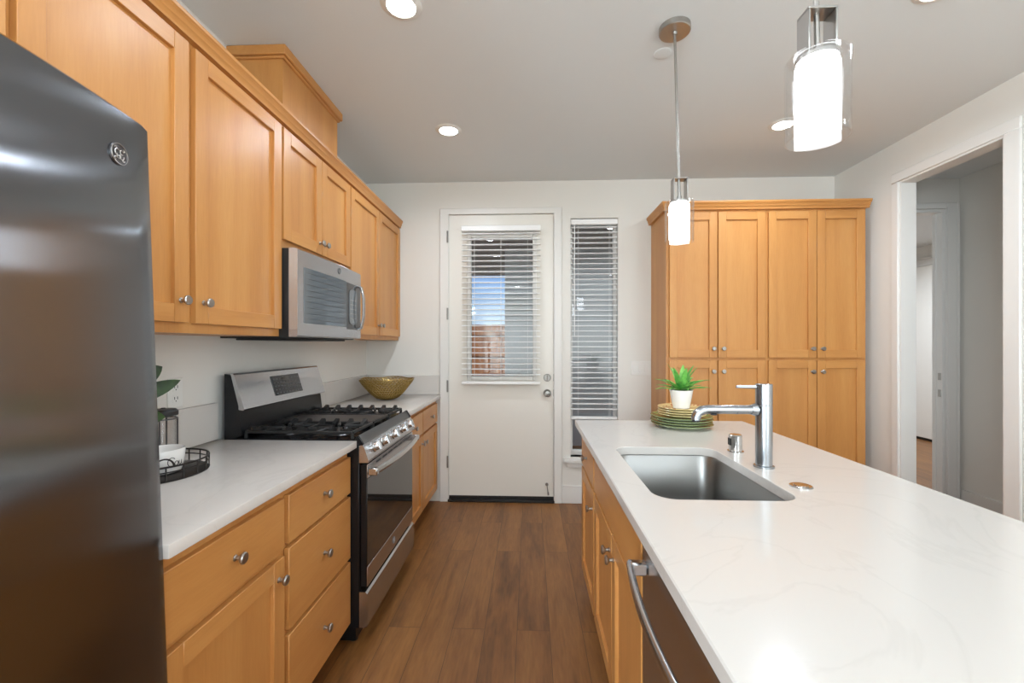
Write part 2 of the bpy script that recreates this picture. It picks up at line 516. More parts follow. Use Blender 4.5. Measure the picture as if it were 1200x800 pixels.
# ---- casings, baseboards, stool
mb = MB()
mb.box(-0.768, DX0 + .008, YB - .018, YB, 0, DZ, 0.003)
mb.box(DX1 - .005, 0.268, YB - .018, YB, 0, DZ, 0.003)
mb.box(-0.768, 0.268, YB - .018, YB, DZ - .006, 2.496, 0.003)
struct('trim_1', mb, M_TRIM)
mb = MB()                                   # window stool and apron
mb.box(0.285, WX1 + .03, YB - .045, YB + .02, 0.350, 0.378, 0.006, 2)
mb.box(0.312, WX1 + .01, YB - .022, YB, 0.300, 0.350, 0.008, 2)
struct('trim_2', mb, M_TRIM)
mb = MB()
mb.box(0.268, 1.013, YB - .016, YB, 0, 0.148, 0.003)
mb.box(2.465, XR, YB - .016, YB, 0, 0.148, 0.003)
struct('baseboard_back', mb, M_TRIM)
mb = MB()
mb.box(XR - .016, XR, OY1 + .065, YB - .02, 0, 0.148, 0.003)
mb.box(XR - .016, XR, YF + .01, OY0 - .09, 0, 0.148, 0.003)
struct('baseboard_right', mb, M_TRIM)
struct('baseboard_hall', MB().box(HX - .016, HX, 0.92, HY - .027, 0, 0.142, 0.003), M_TRIM)
# opening: jamb lining and flat casings
mb = MB()
mb.box(XR - .004, XR + .096, OY1 - .006, OY1 + .012, 0, OZ + .006)
mb.box(XR - .004, XR + .096, OY0 - .012, OY0 + .006, 0, OZ + .006)
mb.box(XR - .004, XR + .096, OY0 + .006, OY1 - .006, OZ - .006, OZ + .012)
mb.box(XR - .016, XR, OY1 + .006, OY1 + .060, 0, OZ + .006, 0.004)
mb.box(XR - .016, XR, OY0 - .085, OY0 - .006, 0, OZ + .006, 0.004)
mb.box(XR - .016, XR, OY0 - .085, OY1 + .060, OZ + .006, OZ + .070, 0.004)
struct('trim_3', mb, M_TRIM)

# ---------------------------------------------------------------- exterior door
d1 = bpy.data.objects.new('door_1', None); COL.objects.link(d1); d1['kind'] = 'structure'
d1.location = (-0.245, YB + .03, 0)
GX0, GX1, GZ0, GZ1 = -0.502, 0.022, 1.070, 2.245
yd0, yd1 = YB + .004, YB + .048
mb = MB()
SX0, SX1, SZ0, SZ1 = -0.692, 0.200, 0.050, 2.445
mb.box(SX0, GX0 - .02, yd0, yd1, SZ0, SZ1)
mb.box(GX1 + .02, SX1, yd0, yd1, SZ0, SZ1)
mb.box(GX0 - .02, GX1 + .02, yd0, yd1, SZ0, GZ0 - .02)
mb.box(GX0 - .02, GX1 + .02, yd0, yd1, GZ1 + .02, SZ1)
part('door_slab', mb, M_DOORW, d1)
mb = MB()
for a in ((GX0 - .035, GX0, GZ0 - .035, GZ1 + .035), (GX1, GX1 + .035, GZ0 - .035, GZ1 + .035)):
    mb.box(a[0], a[1], yd0 - .012, yd1 + .012, a[2], a[3], 0.005)
mb.box(GX0, GX1, yd0 - .012, yd1 + .012, GZ0 - .035, GZ0, 0.005)
mb.box(GX0, GX1, yd0 - .012, yd1 + .012, GZ1, GZ1 + .035, 0.005)
part('lite_frame', mb, M_TRIM, d1)
part('pane', MB().box(GX0, GX1, YB + .022, YB + .028, GZ0, GZ1), M_PANE, d1)
for z in (2.255, 1.600, 0.985, 0.342):
    mb = MB(); mb.cyl((-0.7005, YB - .022, z - .05), (-0.7005, YB - .022, z + .05), 0.007, seg=10)
    mb.box(-0.7045, -0.6965, YB - .022, YB + .006, z - .048, z + .048)
    part('hinge', mb, M_DOORHW, d1)
def rose_knob(z, knob):
    mb = MB()
    mb.lathe([(0.0, 0), (0.032, 0), (0.032, 0.006), (0.027, 0.012), (0.0, 0.012)], (0.146, yd0, z), (0, -1, 0), 24)
    o = part('rose', mb, M_DOORHW, d1)
    mb = MB()
    if knob: mb.lathe([(0.0, .01), (0.011, .01), (0.011, 0.03), (0.026, 0.040), (0.029, 0.055), (0.022, 0.066), (0.0, 0.068)], (0.146, yd0, z), (0, -1, 0), 24)
    else:
        mb.cyl((0.146, yd0 - .012, z), (0.146, yd0 - .018, z), 0.012)
        mb.box(0.142, 0.150, yd0 - .032, yd0 - .016, z - .018, z + .018, 0.003)
    part('knob' if knob else 'thumb_turn', mb, M_DOORHW, o)
rose_knob(1.058, False); rose_knob(0.928, True)
mb = MB()
for z in (1.058, 0.928): mb.box(SX1 - .003, SX1 + .004, yd0 - .002, yd0 + .03, z - .03, z + .03)
part('latch_plate', mb, M_DOORHW, d1)
mb = MB(); mb.cyl((0.143, yd0, 0.155), (0.143, yd0 - .012, 0.155), 0.013, seg=16)
mb.tube([(0.143, yd0 - .010, 0.155), (0.148, yd0 - .018, 0.12), (0.153, yd0 - .022, 0.085)], 0.004)
mb.cyl((0.153, yd0 - .022, 0.095), (0.155, yd0 - .024, 0.07), 0.007, seg=10)
part('door_stop', mb, M_DOORHW, d1)
mb = MB(); mb.box(-0.70, 0.207, YB - .022, YB + .12, 0.0, 0.022, 0.003); mb.box(-0.692, 0.200, YB + .006, YB + .046, 0.022, 0.049)
part('threshold', mb, M_SILLGAP, d1)

# ---------------------------------------------------------------- window
mb = MB()
f = 0.028
yw0, yw1 = YB + .085, YB + .140
mb.box(WX0 + .002, WX0 + f, yw0, yw1, WZ0, WZ1); mb.box(WX1 - f, WX1 - .002, yw0, yw1, WZ0, WZ1)
mb.box(WX0 + f, WX1 - f, yw0, yw1, WZ0 + .002, WZ0 + f + .01); mb.box(WX0 + f, WX1 - f, yw0, yw1, WZ1 - f, WZ1 - .002)
win = struct('window_1', mb, M_TRIM)
part('pane', MB().box(WX0 + f, WX1 - f, yw0 + .025, yw0 + .031, WZ0 + f, WZ1 - f), M_PANE, win)
mb = MB()
mb.box(WX0, WX0 + .004, YB + .001, YB + .155, WZ0, WZ1); mb.box(WX1 - .004, WX1, YB + .001, YB + .155, WZ0, WZ1)
mb.box(WX0, WX1, YB + .021, YB + .155, WZ0 - .02, WZ0)
struct('trim_4', mb, M_TRIM)

def blind(name, label, x0, x1, ztop, zbot, yc, depth, pitch, wandx, wandlen, nlad):
    o = thing(name, label, 'window blind', ((x0 + x1) / 2, yc, zbot))
    part('headrail', MB().box(x0 - .002, x1 + .002, yc - depth / 2 - .006, yc + depth / 2, ztop - .045, ztop, 0.003), M_BLIND, o)
    mb = MB()
    z = ztop - .065
    while z > zbot + .045:
        # slightly crowned slat, nearly level
        q = depth / 2; tl = q * math.tan(R(-2))
        poly = [(-q, tl - .0032), (0, -.0016), (q, -tl - .0032), (q, -tl + .0020), (0, .0036), (-q, tl + .0020)]
        mb.prism(poly, lambda a, b: Vector((x0, yc + a, z + b)), lambda a, b: Vector((x1, yc + a, z + b)))
        z -= pitch
    part('slats', mb, M_BLIND, o)
    part('bottom_rail', MB().box(x0, x1, yc - depth / 2, yc + depth / 2, zbot, zbot + .022, 0.004), M_BLIND, o)
    mb = MB()
    for k in range(nlad):
        x = x0 + (x1 - x0) * (0.16 + 0.68 * k / (nlad - 1))
        for s in (-1, 1): mb.cyl((x, yc + s * (depth / 2 + .001), zbot + .01), (x, yc + s * (depth / 2 + .001), ztop - .03), 0.0009, seg=5)
    part('ladder_cord', mb, M_BLIND, o)
    if wandlen:
        part('tilt_wand', MB().cyl((wandx, yc - depth / 2 - .012, ztop - .045), (wandx, yc - depth / 2 - .012, ztop - .045 - wandlen), 0.004, seg=8), M_BLIND, o)
    return o
blind('venetian_blind', 'white slatted blind over the glass of the white back door', -0.574, 0.086, 2.335, 1.005, YB - .040, 0.048, 0.0455, 0, 0, 3)
blind('venetian_blind', 'tall narrow white slatted blind in the side window right of the door', 0.348, 0.737, 2.398, 0.705, YB + .028, 0.046, 0.0440, 0.375, 0.95, 2)

# ---------------------------------------------------------------- cabinets
class Face:
    """maps (a, b, n): a along the run, b up, n out of the front"""
    def __init__(s, kind, plane): s.k = kind; s.p = plane; s.h = 'x' if kind == 'B' else 'y'
    def pt(s, a, b, n):
        if s.k == 'L': return Vector((s.p + n, a, b))
        if s.k == 'I': return Vector((s.p - n, a, b))
        return Vector((a, s.p - n, b))
    def box(s, mb, a0, a1, b0, b1, n0, n1, bev=0.0):
        p, q = s.pt(a0, b0, n0), s.pt(a1, b1, n1)
        mb.box(p.x, q.x, p.y, q.y, p.z, q.z, bev)
    def axis(s): return s.pt(0, 0, 1) - s.pt(0, 0, 0)

T = 0.0195   # door thickness; face.p is the plane of the face frame, doors stand n = 0..T
def knob(F, a, b, parent):
    mb = MB()
    mb.lathe([(0.0, 0), (0.0085, 0), (0.0085, .002), (0.0058, .004), (0.0055, .014), (0.0125, .018), (0.0155, .022), (0.0155, .026), (0.013, .029), (0.0, .0295)],
             F.pt(a, b, T), F.axis(), 18)
    part('knob', mb, M_NICKEL, parent)
def shaker(F, a0, a1, b0, b1, parent, kn=None, name='door'):
    st = 0.058
    mb = MB()
    F.box(mb, a0, a0 + st, b0, b1, 0.0005, T, 0.0015)
    F.box(mb, a1 - st, a1, b0, b1, 0.0005, T, 0.0015)
    F.box(mb, a0 + st - .002, a1 - st + .002, b0 + st - .002, b1 - st + .002, 0.002, T - .0125)
    mb.mi = 1
    F.box(mb, a0 + st, a1 - st, b0, b0 + st, 0.0005, T, 0.0015)
    F.box(mb, a0 + st, a1 - st, b1 - st, b1, 0.0005, T, 0.0015)
    o = part(name, mb, [WOODV, WOOD[F.h]], parent)
    if kn: knob(F, kn[0], kn[1], o)
    return o
def slab(F, a0, a1, b0, b1, parent, kn=None, name='drawer'):
    mb = MB()
    F.box(mb, a0, a1, b0, b1, 0.0005, T, 0.002)
    o = part(name, mb, WOOD[F.h], parent)
    if kn: knob(F, kn[0], kn[1], o)
    return o
def carcass(F, a0, a1, b0, b1, depth, parent, toe=0.0, top=True, name='body'):
    mb = MB()
    t = 0.018
    F.box(mb, a0, a1, b0 + toe, b1, -.019, 0)               # face frame
    F.box(mb, a0, a0 + t, b0 + toe, b1, -depth, -.019)
    F.box(mb, a1 - t, a1, b0 + toe, b1, -depth, -.019)
    F.box(mb, a0 + t, a1 - t, b0 + toe, b0 + toe + t, -depth, -.019)
    F.box(mb, a0 + t, a1 - t, b0 + toe + t, b1, -depth, -depth + .01)
    if top: F.box(mb, a0 + t, a1 - t, b1 - t, b1, -depth + .01, -.019)
    o = part(name, mb, WOODV, parent)
    if toe:
        mb = MB(); F.box(mb, a0, a1, b0 + .0005, b0 + toe, -depth, -.075)
        part('toe_kick', mb, WOOD[F.h], parent)
    return o

# ---- wall cabinets on the left
FU = Face('L', -1.129)
UD = FU.p - XL - .001
UB, UT = 1.374, 2.335
def wall_cab(label, y0, y1, zb, doors, zt=UT):
    o = thing('wall_cabinet', label, 'cabinet', (FU.p - .15, (y0 + y1) / 2, zb))
    carcass(FU, y0, y1, zb, zt, UD, o)
    for d in doors: shaker(FU, d[0], d[1], d[2], 2.321, o, d[3] if len(d) > 3 else None)
    return o
wall_cab('wooden wall cabinet over the refrigerator at the left frame edge', 0.00, 0.877, 1.860, [(0.008, 0.432, 1.885, (0.40, 1.95)), (0.445, 0.870, 1.885, (0.475, 1.95))])
wall_cab('large two-door wooden wall cabinet between refrigerator and microwave', 0.878, 1.896, UB, [(0.889, 1.362, 1.407, (1.328, 1.478)), (1.389, 1.888, 1.407, (1.424, 1.478))])
wall_cab('short two-door wooden wall cabinet directly above the microwave', 1.897, 2.632, 1.780, [(1.904, 2.262, 1.815, (2.236, 1.872)), (2.266, 2.626, 1.815, (2.292, 1.872))])
wall_cab('two-door wooden wall cabinet in the corner right of the microwave', 2.633, 3.662, UB, [(2.640, 3.142, 1.405, (3.115, 1.478)), (3.150, 3.648, 1.405, (3.177, 1.478))])

def crown_profile():
    # (n, z) outline of the moulding, n out from the face frame
    return [(-.02, 0), (.022, 0), (.024, .006), (.020, .009), (.024, .018), (.030, .024), (.026, .027), (.030, .036), (.036, .042), (.033, .045), (.038, .050), (.038, .062), (-.02, .062)]
mb = MB()
mb.prism(crown_profile(), lambda n, z: Vector((FU.p + .001 + n, 0.0, 2.3355 + z)), lambda n, z: Vector((FU.p + .001 + n, 3.664, 2.3355 + z)))
single('crown_moulding', mb, WOODHY, 'wooden crown moulding along the top of the left wall cabinets', 'moulding', (FU.p, 1.83, 2.3355), angle=25)

# boxed duct above
o = thing('duct_cover', 'wooden box between cabinet tops and ceiling above the microwave', 'duct cover', (-1.27, 2.25, 2.3355))
part('box_panel', MB().box(XL + .001, -1.151, 1.965, 2.535, 2.3365, ZC - .052), WOODV, o)
mb = MB()
mb.box(XL + .001, -1.127, 1.943, 2.557, ZC - .046, ZC - .0005, 0.004); mb.box(XL + .001, -1.139, 1.953, 2.547, ZC - .058, ZC - .046, 0.003)
part('cap_moulding', mb, WOODHY, o)

# ---- base cabinets on the left
FB = Face('L', -0.8045)
BD = FB.p - XL - .001
BT, CT = 0.882, 0.914
o = thing('base_cabinet', 'wooden base cabinet with one drawer over a door, beside the refrigerator', 'cabinet', (-1.1, 1.12, 0))
carcass(FB, 0.880, 1.3645, 0, BT, BD, o, toe=.105, top=False)
slab(FB, 0.890, 1.352, 0.682, 0.845, o, (1.118, 0.768))
shaker(FB, 0.890, 1.352, 0.117, 0.660, o, (1.318, 0.600))
o = thing('base_cabinet', 'wooden base cabinet with three drawers left of the range', 'cabinet', (-1.1, 1.62, 0))
carcass(FB, 1.3650, 1.868, 0, BT, BD, o, toe=.105, top=False)
for b0, b1, kz in ((0.687, 0.845, 0.768), (0.402, 0.671, 0.541), (0.117, 0.386, 0.256)):
    slab(FB, 1.377, 1.860, b0, b1, o, (1.618, kz))
o = thing('base_cabinet', 'wooden base cabinet in the corner between range and back door', 'cabinet', (-1.1, 3.15, 0))
carcass(FB, 2.634, 3.664, 0, BT, BD, o, toe=.105, top=False)
for a0, a1, ka, kd in ((2.646, 3.138, 2.892, 3.105), (3.150, 3.630, 3.39, 3.183)):
    slab(FB, a0, a1, 0.687, 0.845, o, (ka, 0.768))
    shaker(FB, a0, a1, 0.117, 0.671, o, (kd, 0.615))

# ---- countertops
XC = -0.760
o = thing('countertop', 'white quartz countertop between refrigerator and range', 'countertop', (-1.08, 1.37, BT))
part('slab', MB().box(XL + .001, XC, 0.878, 1.868, BT + .001, CT, 0.003, 2), M_QUARTZ, o)
part('backsplash', MB().box(XL + .0001, XL + .021, 0.878, 1.868, CT + .0005, 1.078, 0.002), M_QUARTZ, o)
o = thing('countertop', 'white quartz corner countertop under the gold bowl', 'countertop', (-1.08, 3.15, BT))
part('slab', MB().box(XL + .001, XC, 2.634, YB - .001, BT + .001, CT, 0.003, 2), M_QUARTZ, o)
mb = MB(); mb.box(XL + .0001, XL + .021, 2.634, YB - .022, CT + .0005, 1.078, 0.002)
mb.box(XL + .001, XC - .012, YB - .021, YB - .0001, CT + .0005, 1.078, 0.002)
part('backsplash', mb, M_QUARTZ, o)

# ---------------------------------------------------------------- refrigerator
def badge(name, F_pt, r, parent, m=M_NICKEL):
    """round metal badge with a raised rim and scrolling monogram; F_pt(u, v, n) maps to 3-d"""
    mb = MB()
    n = 28
    circ = lambda rr, nn: [F_pt(rr * math.cos(2 * math.pi * i / n), rr * math.sin(2 * math.pi * i / n), nn) for i in range(n)]
    mb.ring_surface([circ(r, 0), circ(r, .0025), circ(r * .97, .0035), circ(r * .86, .0035), circ(r * .83, .0022)], True, True, True)
    o = part(name, mb, M_DSTEEL, parent)
    mb = MB()
    def stroke(pts): mb.tube([F_pt(u * r, v * r, .0030) for u, v in pts], r * .045, 5)
    arc = lambda cx, cy, rr, a0, a1, k=10: [(cx + rr * math.cos(R(a0 + (a1 - a0) * i / k)), cy + rr * math.sin(R(a0 + (a1 - a0) * i / k))) for i in range(k + 1)]
    stroke(arc(-.22, .10, .30, 30, 330)); stroke(arc(-.10, -.20, .22, 60, -220))
    stroke(arc(.26, .22, .20, 40, 300)); stroke(arc(.26, -.18, .24, 90, 380))
    for a in (45, 135, 225, 315): stroke(arc(.62 * math.cos(R(a)), .62 * math.sin(R(a)), .12, a - 200, a + 60))
    n2 = 28
    mb.tube([F_pt(r * .92 * math.cos(2 * math.pi * i / n2), r * .92 * math.sin(2 * math.pi * i / n2), .0034) for i in range(n2)], r * .035, 5, closed=True)
    part('monogram', mb, m, o)
    return o

fr = thing('refrigerator', 'stainless steel refrigerator at the left frame edge', 'refrigerator', (-1.09, 0.42, 0))
FY0, FY1, FT, FS = -0.035, 0.876, 1.790, 0.600
part('body', MB().box(XL + .045, -0.875, FY0 + .004, FY1 - .008, 0.02, FT - .02, 0.006), M_BLACKM, fr)
LEAN = 0.046
BOW, SWING = 0.012, 0.085
def fridge_door(y0, y1, z0, z1, swing=0):
    """bowed door front that leans back a little towards the top"""
    mb = MB()
    ny = 20
    rings = []
    zs = [z0, z0 + .006] + [z0 + (z1 - z0) * k / 6 for k in range(1, 6)] + [z1 - .006, z1]
    for k, z in enumerate(zs):
        inset = 0.006 if k in (0, len(zs) - 1) else 0
        ring = [Vector((-0.868, y0 + .002, z))]
        for i in range(ny + 1):
            u = -1 + 2 * i / ny
            y = (y0 + y1) / 2 + u * (y1 - y0) / 2
            edge = max(0, abs(u) - .94) / .06
            x = -0.735 - LEAN * (z / 1.2 - .05) + BOW * (1 - u * u) - 0.006 * edge ** 2 - inset + .002 + swing * (y1 - y)
            ring.append(Vector((x, y, z)))
        ring.append(Vector((-0.868, y1 - .002, z)))
        rings.append(ring)
    mb.ring_surface(rings, True, True, True)
    return mb
mid = 0.4185
dR = part('door', fridge_door(mid + .002, FY1, FS + .004, FT, SWING), M_STEELF, fr)
dL = part('door', fridge_door(FY0, mid - .002, FS + .004, FT), M_STEELF, fr)
dZ = part('freezer_drawer', fridge_door(FY0, FY1, 0.07, FS - .004), M_STEELF, fr)
for dd, y in ((dR, mid + .05), (dL, mid - .05)):
    mb = MB(); mb.tube([(-.735, y, 0.86), (-.66, y, 0.90), (-.66, y, 1.40), (-.745, y, 1.44)], .012, 10)
    part('handle', mb, M_STEELP, dd)
mb = MB(); mb.tube([(-.735, 0.05, .60), (-.67, .08, .60), (-.67, .76, .60), (-.735, .79, .60)], .012, 10)
part('handle', mb, M_STEELP, dZ)
part('base_grille', MB().box(-1.30, -0.85, FY0 + .02, FY1 - .02, 0.0, 0.065), M_BLACKM, fr)
bz, by = 1.697, 0.787
uu = (by - (mid + FY1) / 2) / ((FY1 - mid) / 2)
bx = -0.735 - LEAN * (bz / 1.2 - .05) + BOW * (1 - uu * uu) + .0022 + SWING * (FY1 - by)
tilt = -2 * BOW * uu / ((FY1 - mid) / 2) - SWING
badge('badge', lambda u, v, n: Vector((bx + n + tilt * u - .0265 * v, by + u, bz + v)), 0.021, dR)

# ---------------------------------------------------------------- microwave
mw = thing('microwave', 'stainless over-the-range microwave under the short wall cabinet', 'microwave', (-1.22, 2.265, 1.368))
MY0, MY1, MZ0, MZ1 = 1.900, 2.625, 1.366, 1.777
MXF = -1.045
part('case', MB().box(XL + .002, MXF - .042, MY0 + .003, MY1 - .003, MZ0, MZ1 - .003, 0.003), M_BLACKM, mw)
part('underside_vent', MB().box(XL + .05, MXF - .08, MY0 + .04, MY1 - .04, MZ0 - .009, MZ0 - .0003, 0.003), M_BLACKM, mw)
def bow(y):
    u = (y - (MY0 + MY1) / 2) / ((MY1 - MY0) / 2)
    return MXF + 0.012 * (1 - u * u)
def bowed(mb, y0, y1, z0, z1, back, out, n=14, rz=0.006):
    rings = []
    ys = [y0 + (y1 - y0) * i / n for i in range(n + 1)]
    for y in ys:
        x = bow(y) + out
        rings.append([Vector((x - back, y, z0)), Vector((x - rz, y, z0)), Vector((x, y, z0 + rz)), Vector((x, y, z1 - rz)), Vector((x - rz, y, z1)), Vector((x - back, y, z1))])
    mb.ring_surface(rings, True, True, True)
mb = MB(); bowed(mb, MY0, MY1, MZ0 + .006, MZ1 - .004, 0.04, 0)
dm = part('door', mb, M_STEEL, mw)
mb = MB(); bowed(mb, 1.948, 2.395, 1.436, 1.694, 0.004, 0.0015, rz=.001)
part('window', mb, M_MWGLASS, dm)
mb = MB()
for k in range(9): bowed(mb, 1.955, 2.388, 1.455 + k * .027, 1.4565 + k * .027, 0.001, 0.0022, rz=.0003)
part('window_lines', mb, M_BLACKM, dm)
mb = MB(); bowed(mb, 2.402, 2.612, 1.425, 1.690, 0.004, 0.0015, rz=.001)
cp = part('control_panel', mb, M_KEYPAD, mw)
mb = MB()
pl = rrect(2.428, 2.545, 1.455, 1.655, .03)
mb.ring_surface([[Vector((bow(a) + .0005, a, b)) for a, b in pl], [Vector((bow(a) + .005, a, b)) for a, b in pl]], True, True, True)
mb.mi = 1
for r_ in range(5):
    for c_ in range(3):
        y = 2.452 + c_ * .032; z = 1.49 + r_ * .026
        mb.box(bow(y) + .0048, bow(y) + .0058, y - .006, y + .006, z - .002, z + .002)
part('keypad', mb, [M_MWGLASS, M_MARK], cp)
mb = MB(); hy = 2.572
mb.tube([(bow(hy) - .005, hy, 1.425), (bow(hy) + .022, hy, 1.436), (bow(hy) + .036, hy, 1.50), (bow(hy) + .038, hy, 1.56), (bow(hy) + .036, hy, 1.62), (bow(hy) + .022, hy, 1.682), (bow(hy) - .005, hy, 1.693)], .010, 10, flat=(.8, 1.3))
part('handle', mb, M_STEELP, dm)
badge('badge', lambda u, v, n: Vector((bow(2.30) + n, 2.30 + u, 1.735 + v)), 0.016, dm)

# ---------------------------------------------------------------- range
rg = thing('range', 'stainless and black gas range with cast iron grates', 'range', (-1.05, 2.25, 0))
RY0, RY1, RB = 1.872, 2.630, -1.366
mb = MB()
mb.box(RB, -0.752, RY0, RY1, 0.085, 0.900, 0.003)
mb.box(RB + .03, -0.78, RY0 + .03, RY1 - .03, 0.012, 0.085)
part('body', mb, M_BLACK, rg)
for x in (RB + .06, -0.80):
    for y in (RY0 + .06, RY1 - .06):
        part('foot', MB().cyl((x, y, 0.0), (x, y, 0.0118), .018, seg=12), M_BLACKM, rg)
mb = MB()
mb.box(RB + .05, -0.768, RY0 - .001, RY1 + .001, 0.9005, 0.918, 0.004, 2)
part('cooktop', mb, M_BLACK, rg)
# front rail above the knobs and end caps
mb = MB()
prof = [(-.7675, .9005), (-.7675, .930), (-.760, .934), (-.7400, .9010), (-.7400, .893), (-.752, .893), (-.752, .9005)]
mb.prism(prof, lambda x, z: Vector((x, RY0 + .012, z)), lambda x, z: Vector((x, RY1 - .012, z)))
part('front_rail', mb, M_DSTEEL, rg)
prof = [(-.7675, .9005), (-.7675, .931), (-.757, .934), (-.733, .896), (-.752, .890), (-.752, .9005)]
for a, b in ((RY0 - .001, RY0 + .0118), (RY1 - .0118, RY1 + .001)):
    mb = MB(); mb.prism(prof, lambda x, z: Vector((x, a, z)), lambda x, z: Vector((x, b, z)))
    part('end_cap', mb, M_BLACK, rg)
# sloped knob panel
P0, P1 = Vector((-.738, 0, .8925)), Vector((-.712, 0, .816))
prof = [(-.7518, .8925), (P0.x, P0.z), (-.731, .886), (-.716, .842), (-.7105, .826), (P1.x, P1.z), (-.7518, .816)]
mb = MB(); mb.prism(prof, lambda x, z: Vector((x, RY0, z)), lambda x, z: Vector((x, RY1, z)))
kp = part('knob_panel', mb, M_STEEL, rg, angle=20)
pd = (Vector((-.716, 0, .842)) - Vector((-.731, 0, .886))).normalized()
pn = Vector((-pd.z, 0, pd.x)); pn = pn if pn.x > 0 else -pn
pc = (Vector((-.716, 0, .842)) + Vector((-.731, 0, .886))) / 2
for y in (1.975, 2.095, 2.251, 2.407, 2.527):
    mb = MB(); c = pc + Vector((0, y, 0))
    mb.lathe([(0.0, 0), (0.026, 0), (0.026, .006), (0.021, .009), (0.0205, .024), (0.018, .027), (0.0, .027)], c, pn, 24)
    s = Vector((0, 1, 0)); u = pd
    ring0 = [c + pn * .025 + s * a + u * b for a, b in ((-.006, -.021), (.006, -.021), (.006, .021), (-.006, .021))]
    ring1 = [p + pn * .012 for p in ring0]
    mb.ring_surface([ring0, ring1], True, True, True)
    part('control_knob', mb, M_STEELP, kp)
# oven door
DXF = -0.722
od = part('oven_door', MB().box(-.7515, DXF, RY0 + .012, RY1 - .012, 0.262, 0.806, 0.003), M_BLACK, rg)
part('window', MB().box(DXF - .001, DXF + .002, RY0 + .014, RY1 - .014, 0.352, 0.742, 0.001), M_BGLASS, od)
part('steel_band', MB().box(DXF - .001, DXF + .003, RY0 + .013, RY1 - .013, 0.264, 0.350, 0.001), M_STEEL, od)
part('steel_band', MB().box(DXF - .001, DXF + .003, RY0 + .013, RY1 - .013, 0.744, 0.804, 0.001), M_STEEL, od)
mb = MB()
for k in range(7):
    y = RY0 + .12 + k * .087
    mb.box(DXF - .016, DXF - .002, y, y + .066, 0.8062, 0.8082); mb.box(DXF + .0025, DXF + .0036, y, y + .066, 0.784, 0.792)
part('vent_slots', mb, M_SLOT, od)
mb = MB()
pts = []
for i in range(17):
    u = -1 + 2 * i / 16
    pts.append((DXF + .036 + .020 * (1 - u * u), 2.251 + u * .352, 0.772))
mb.tube(pts, .012, 12, flat=(1.35, .75))
for s in (-1, 1): mb.box(DXF + .0028, DXF + .046, 2.251 + s * .352 - .014, 2.251 + s * .352 + .014, .755, .789, 0.005)
part('handle', mb, M_STEELP, od)
badge('badge', lambda u, v, n: Vector((DXF + .003 + n, 2.251 + u, .307 + v)), 0.017, od)
mb = MB()
prof = [(-.7515, .090), (-.722, .090), (-.716, .096), (-.7115, .17), (-.716, .238), (-.724, .246), (-.7515, .246)]
mb.prism(prof, lambda x, z: Vector((x, RY0, z)), lambda x, z: Vector((x, RY1, z)))
part('storage_drawer', mb, M_STEEL, rg, angle=30)
# back guard: black lower face, tilted steel control panel
mb = MB()
prof = [(RB, .9005), (RB + .048, .9005), (RB + .048, .918), (-1.286, .930), (-1.300, 1.045), (-1.300, 1.060), (-1.335, 1.200), (RB, 1.205)]
mb.prism(prof, lambda x, z: Vector((x, RY0 + .004, z)), lambda x, z: Vector((x, RY1 - .004, z)))
bgd = part('backguard', mb, M_BLACK, rg, angle=20)
mb = MB()
A, B = (-1.325, 1.203), (-1.276, 1.042)
prof = [(-1.338, 1.207), (A[0], 1.206), (A[0] + .006, 1.200), (B[0] + .004, B[1] + .006), (B[0], B[1]), (-1.2985, 1.046), (-1.2985, 1.062), (-1.3335, 1.2005)]
mb.prism(prof, lambda x, z: Vector((x, RY0, z)), lambda x, z: Vector((x, RY1, z)))
cpn = part('control_panel', mb, M_STEEL, rg, angle=25)
q0, q1 = Vector((A[0] + .006, 0, 1.200)), Vector((B[0] + .004, 0, B[1] + .006))
qd = (q1 - q0); qn = Vector((-qd.z, 0, qd.x)).normalized()
def gp(y, t, n): return q0 + qd * t + qn * n + Vector((0, y, 0))
def gbox(mb, y0, y1, t0, t1, n0, n1):
    mb.ring_surface([[gp(y0, t0, n), gp(y1, t0, n), gp(y1, t1, n), gp(y0, t1, n)] for n in (n0, n1)], True, True, True)
mb = MB(); gbox(mb, 2.125, 2.385, .16, .80, -.001, .0022)
mb.mi = 1
for i in range(9):
    for j in range(5):
        if j == 0 and 3 <= i <= 5: continue
        y = 2.140 + i * .028; t = .26 + j * .115
        gbox(mb, y, y + .012, t, t + .025, .0020, .0027)
dsp = part('display', mb, [M_KEYPAD, M_MARK], cpn)
mb = MB(); gbox(mb, 2.222, 2.282, .20, .34, .0020, .0028)
part('clock_window', mb, M_BGLASS, dsp)
# burners
ZT = 0.918
burners = [(-1.15, 2.01, .040), (-.905, 2.01, .048), (-1.15, 2.492, .044), (-.905, 2.492, .044)]
for x, y, r in burners:
    mb = MB()
    mb.lathe([(r + .022, 0.0003), (r + .016, .006), (r + .002, .008), (r, .014), (0, .014)], (x, y, ZT), seg=24)
    b_ = part('burner', mb, M_DSTEEL, rg)
    mb = MB(); mb.lathe([(r, .0142), (r, .019), (r - .006, .022), (0, .0225)], (x, y, ZT), seg=24)
    part('burner_cap', mb, M_IRON, b_)
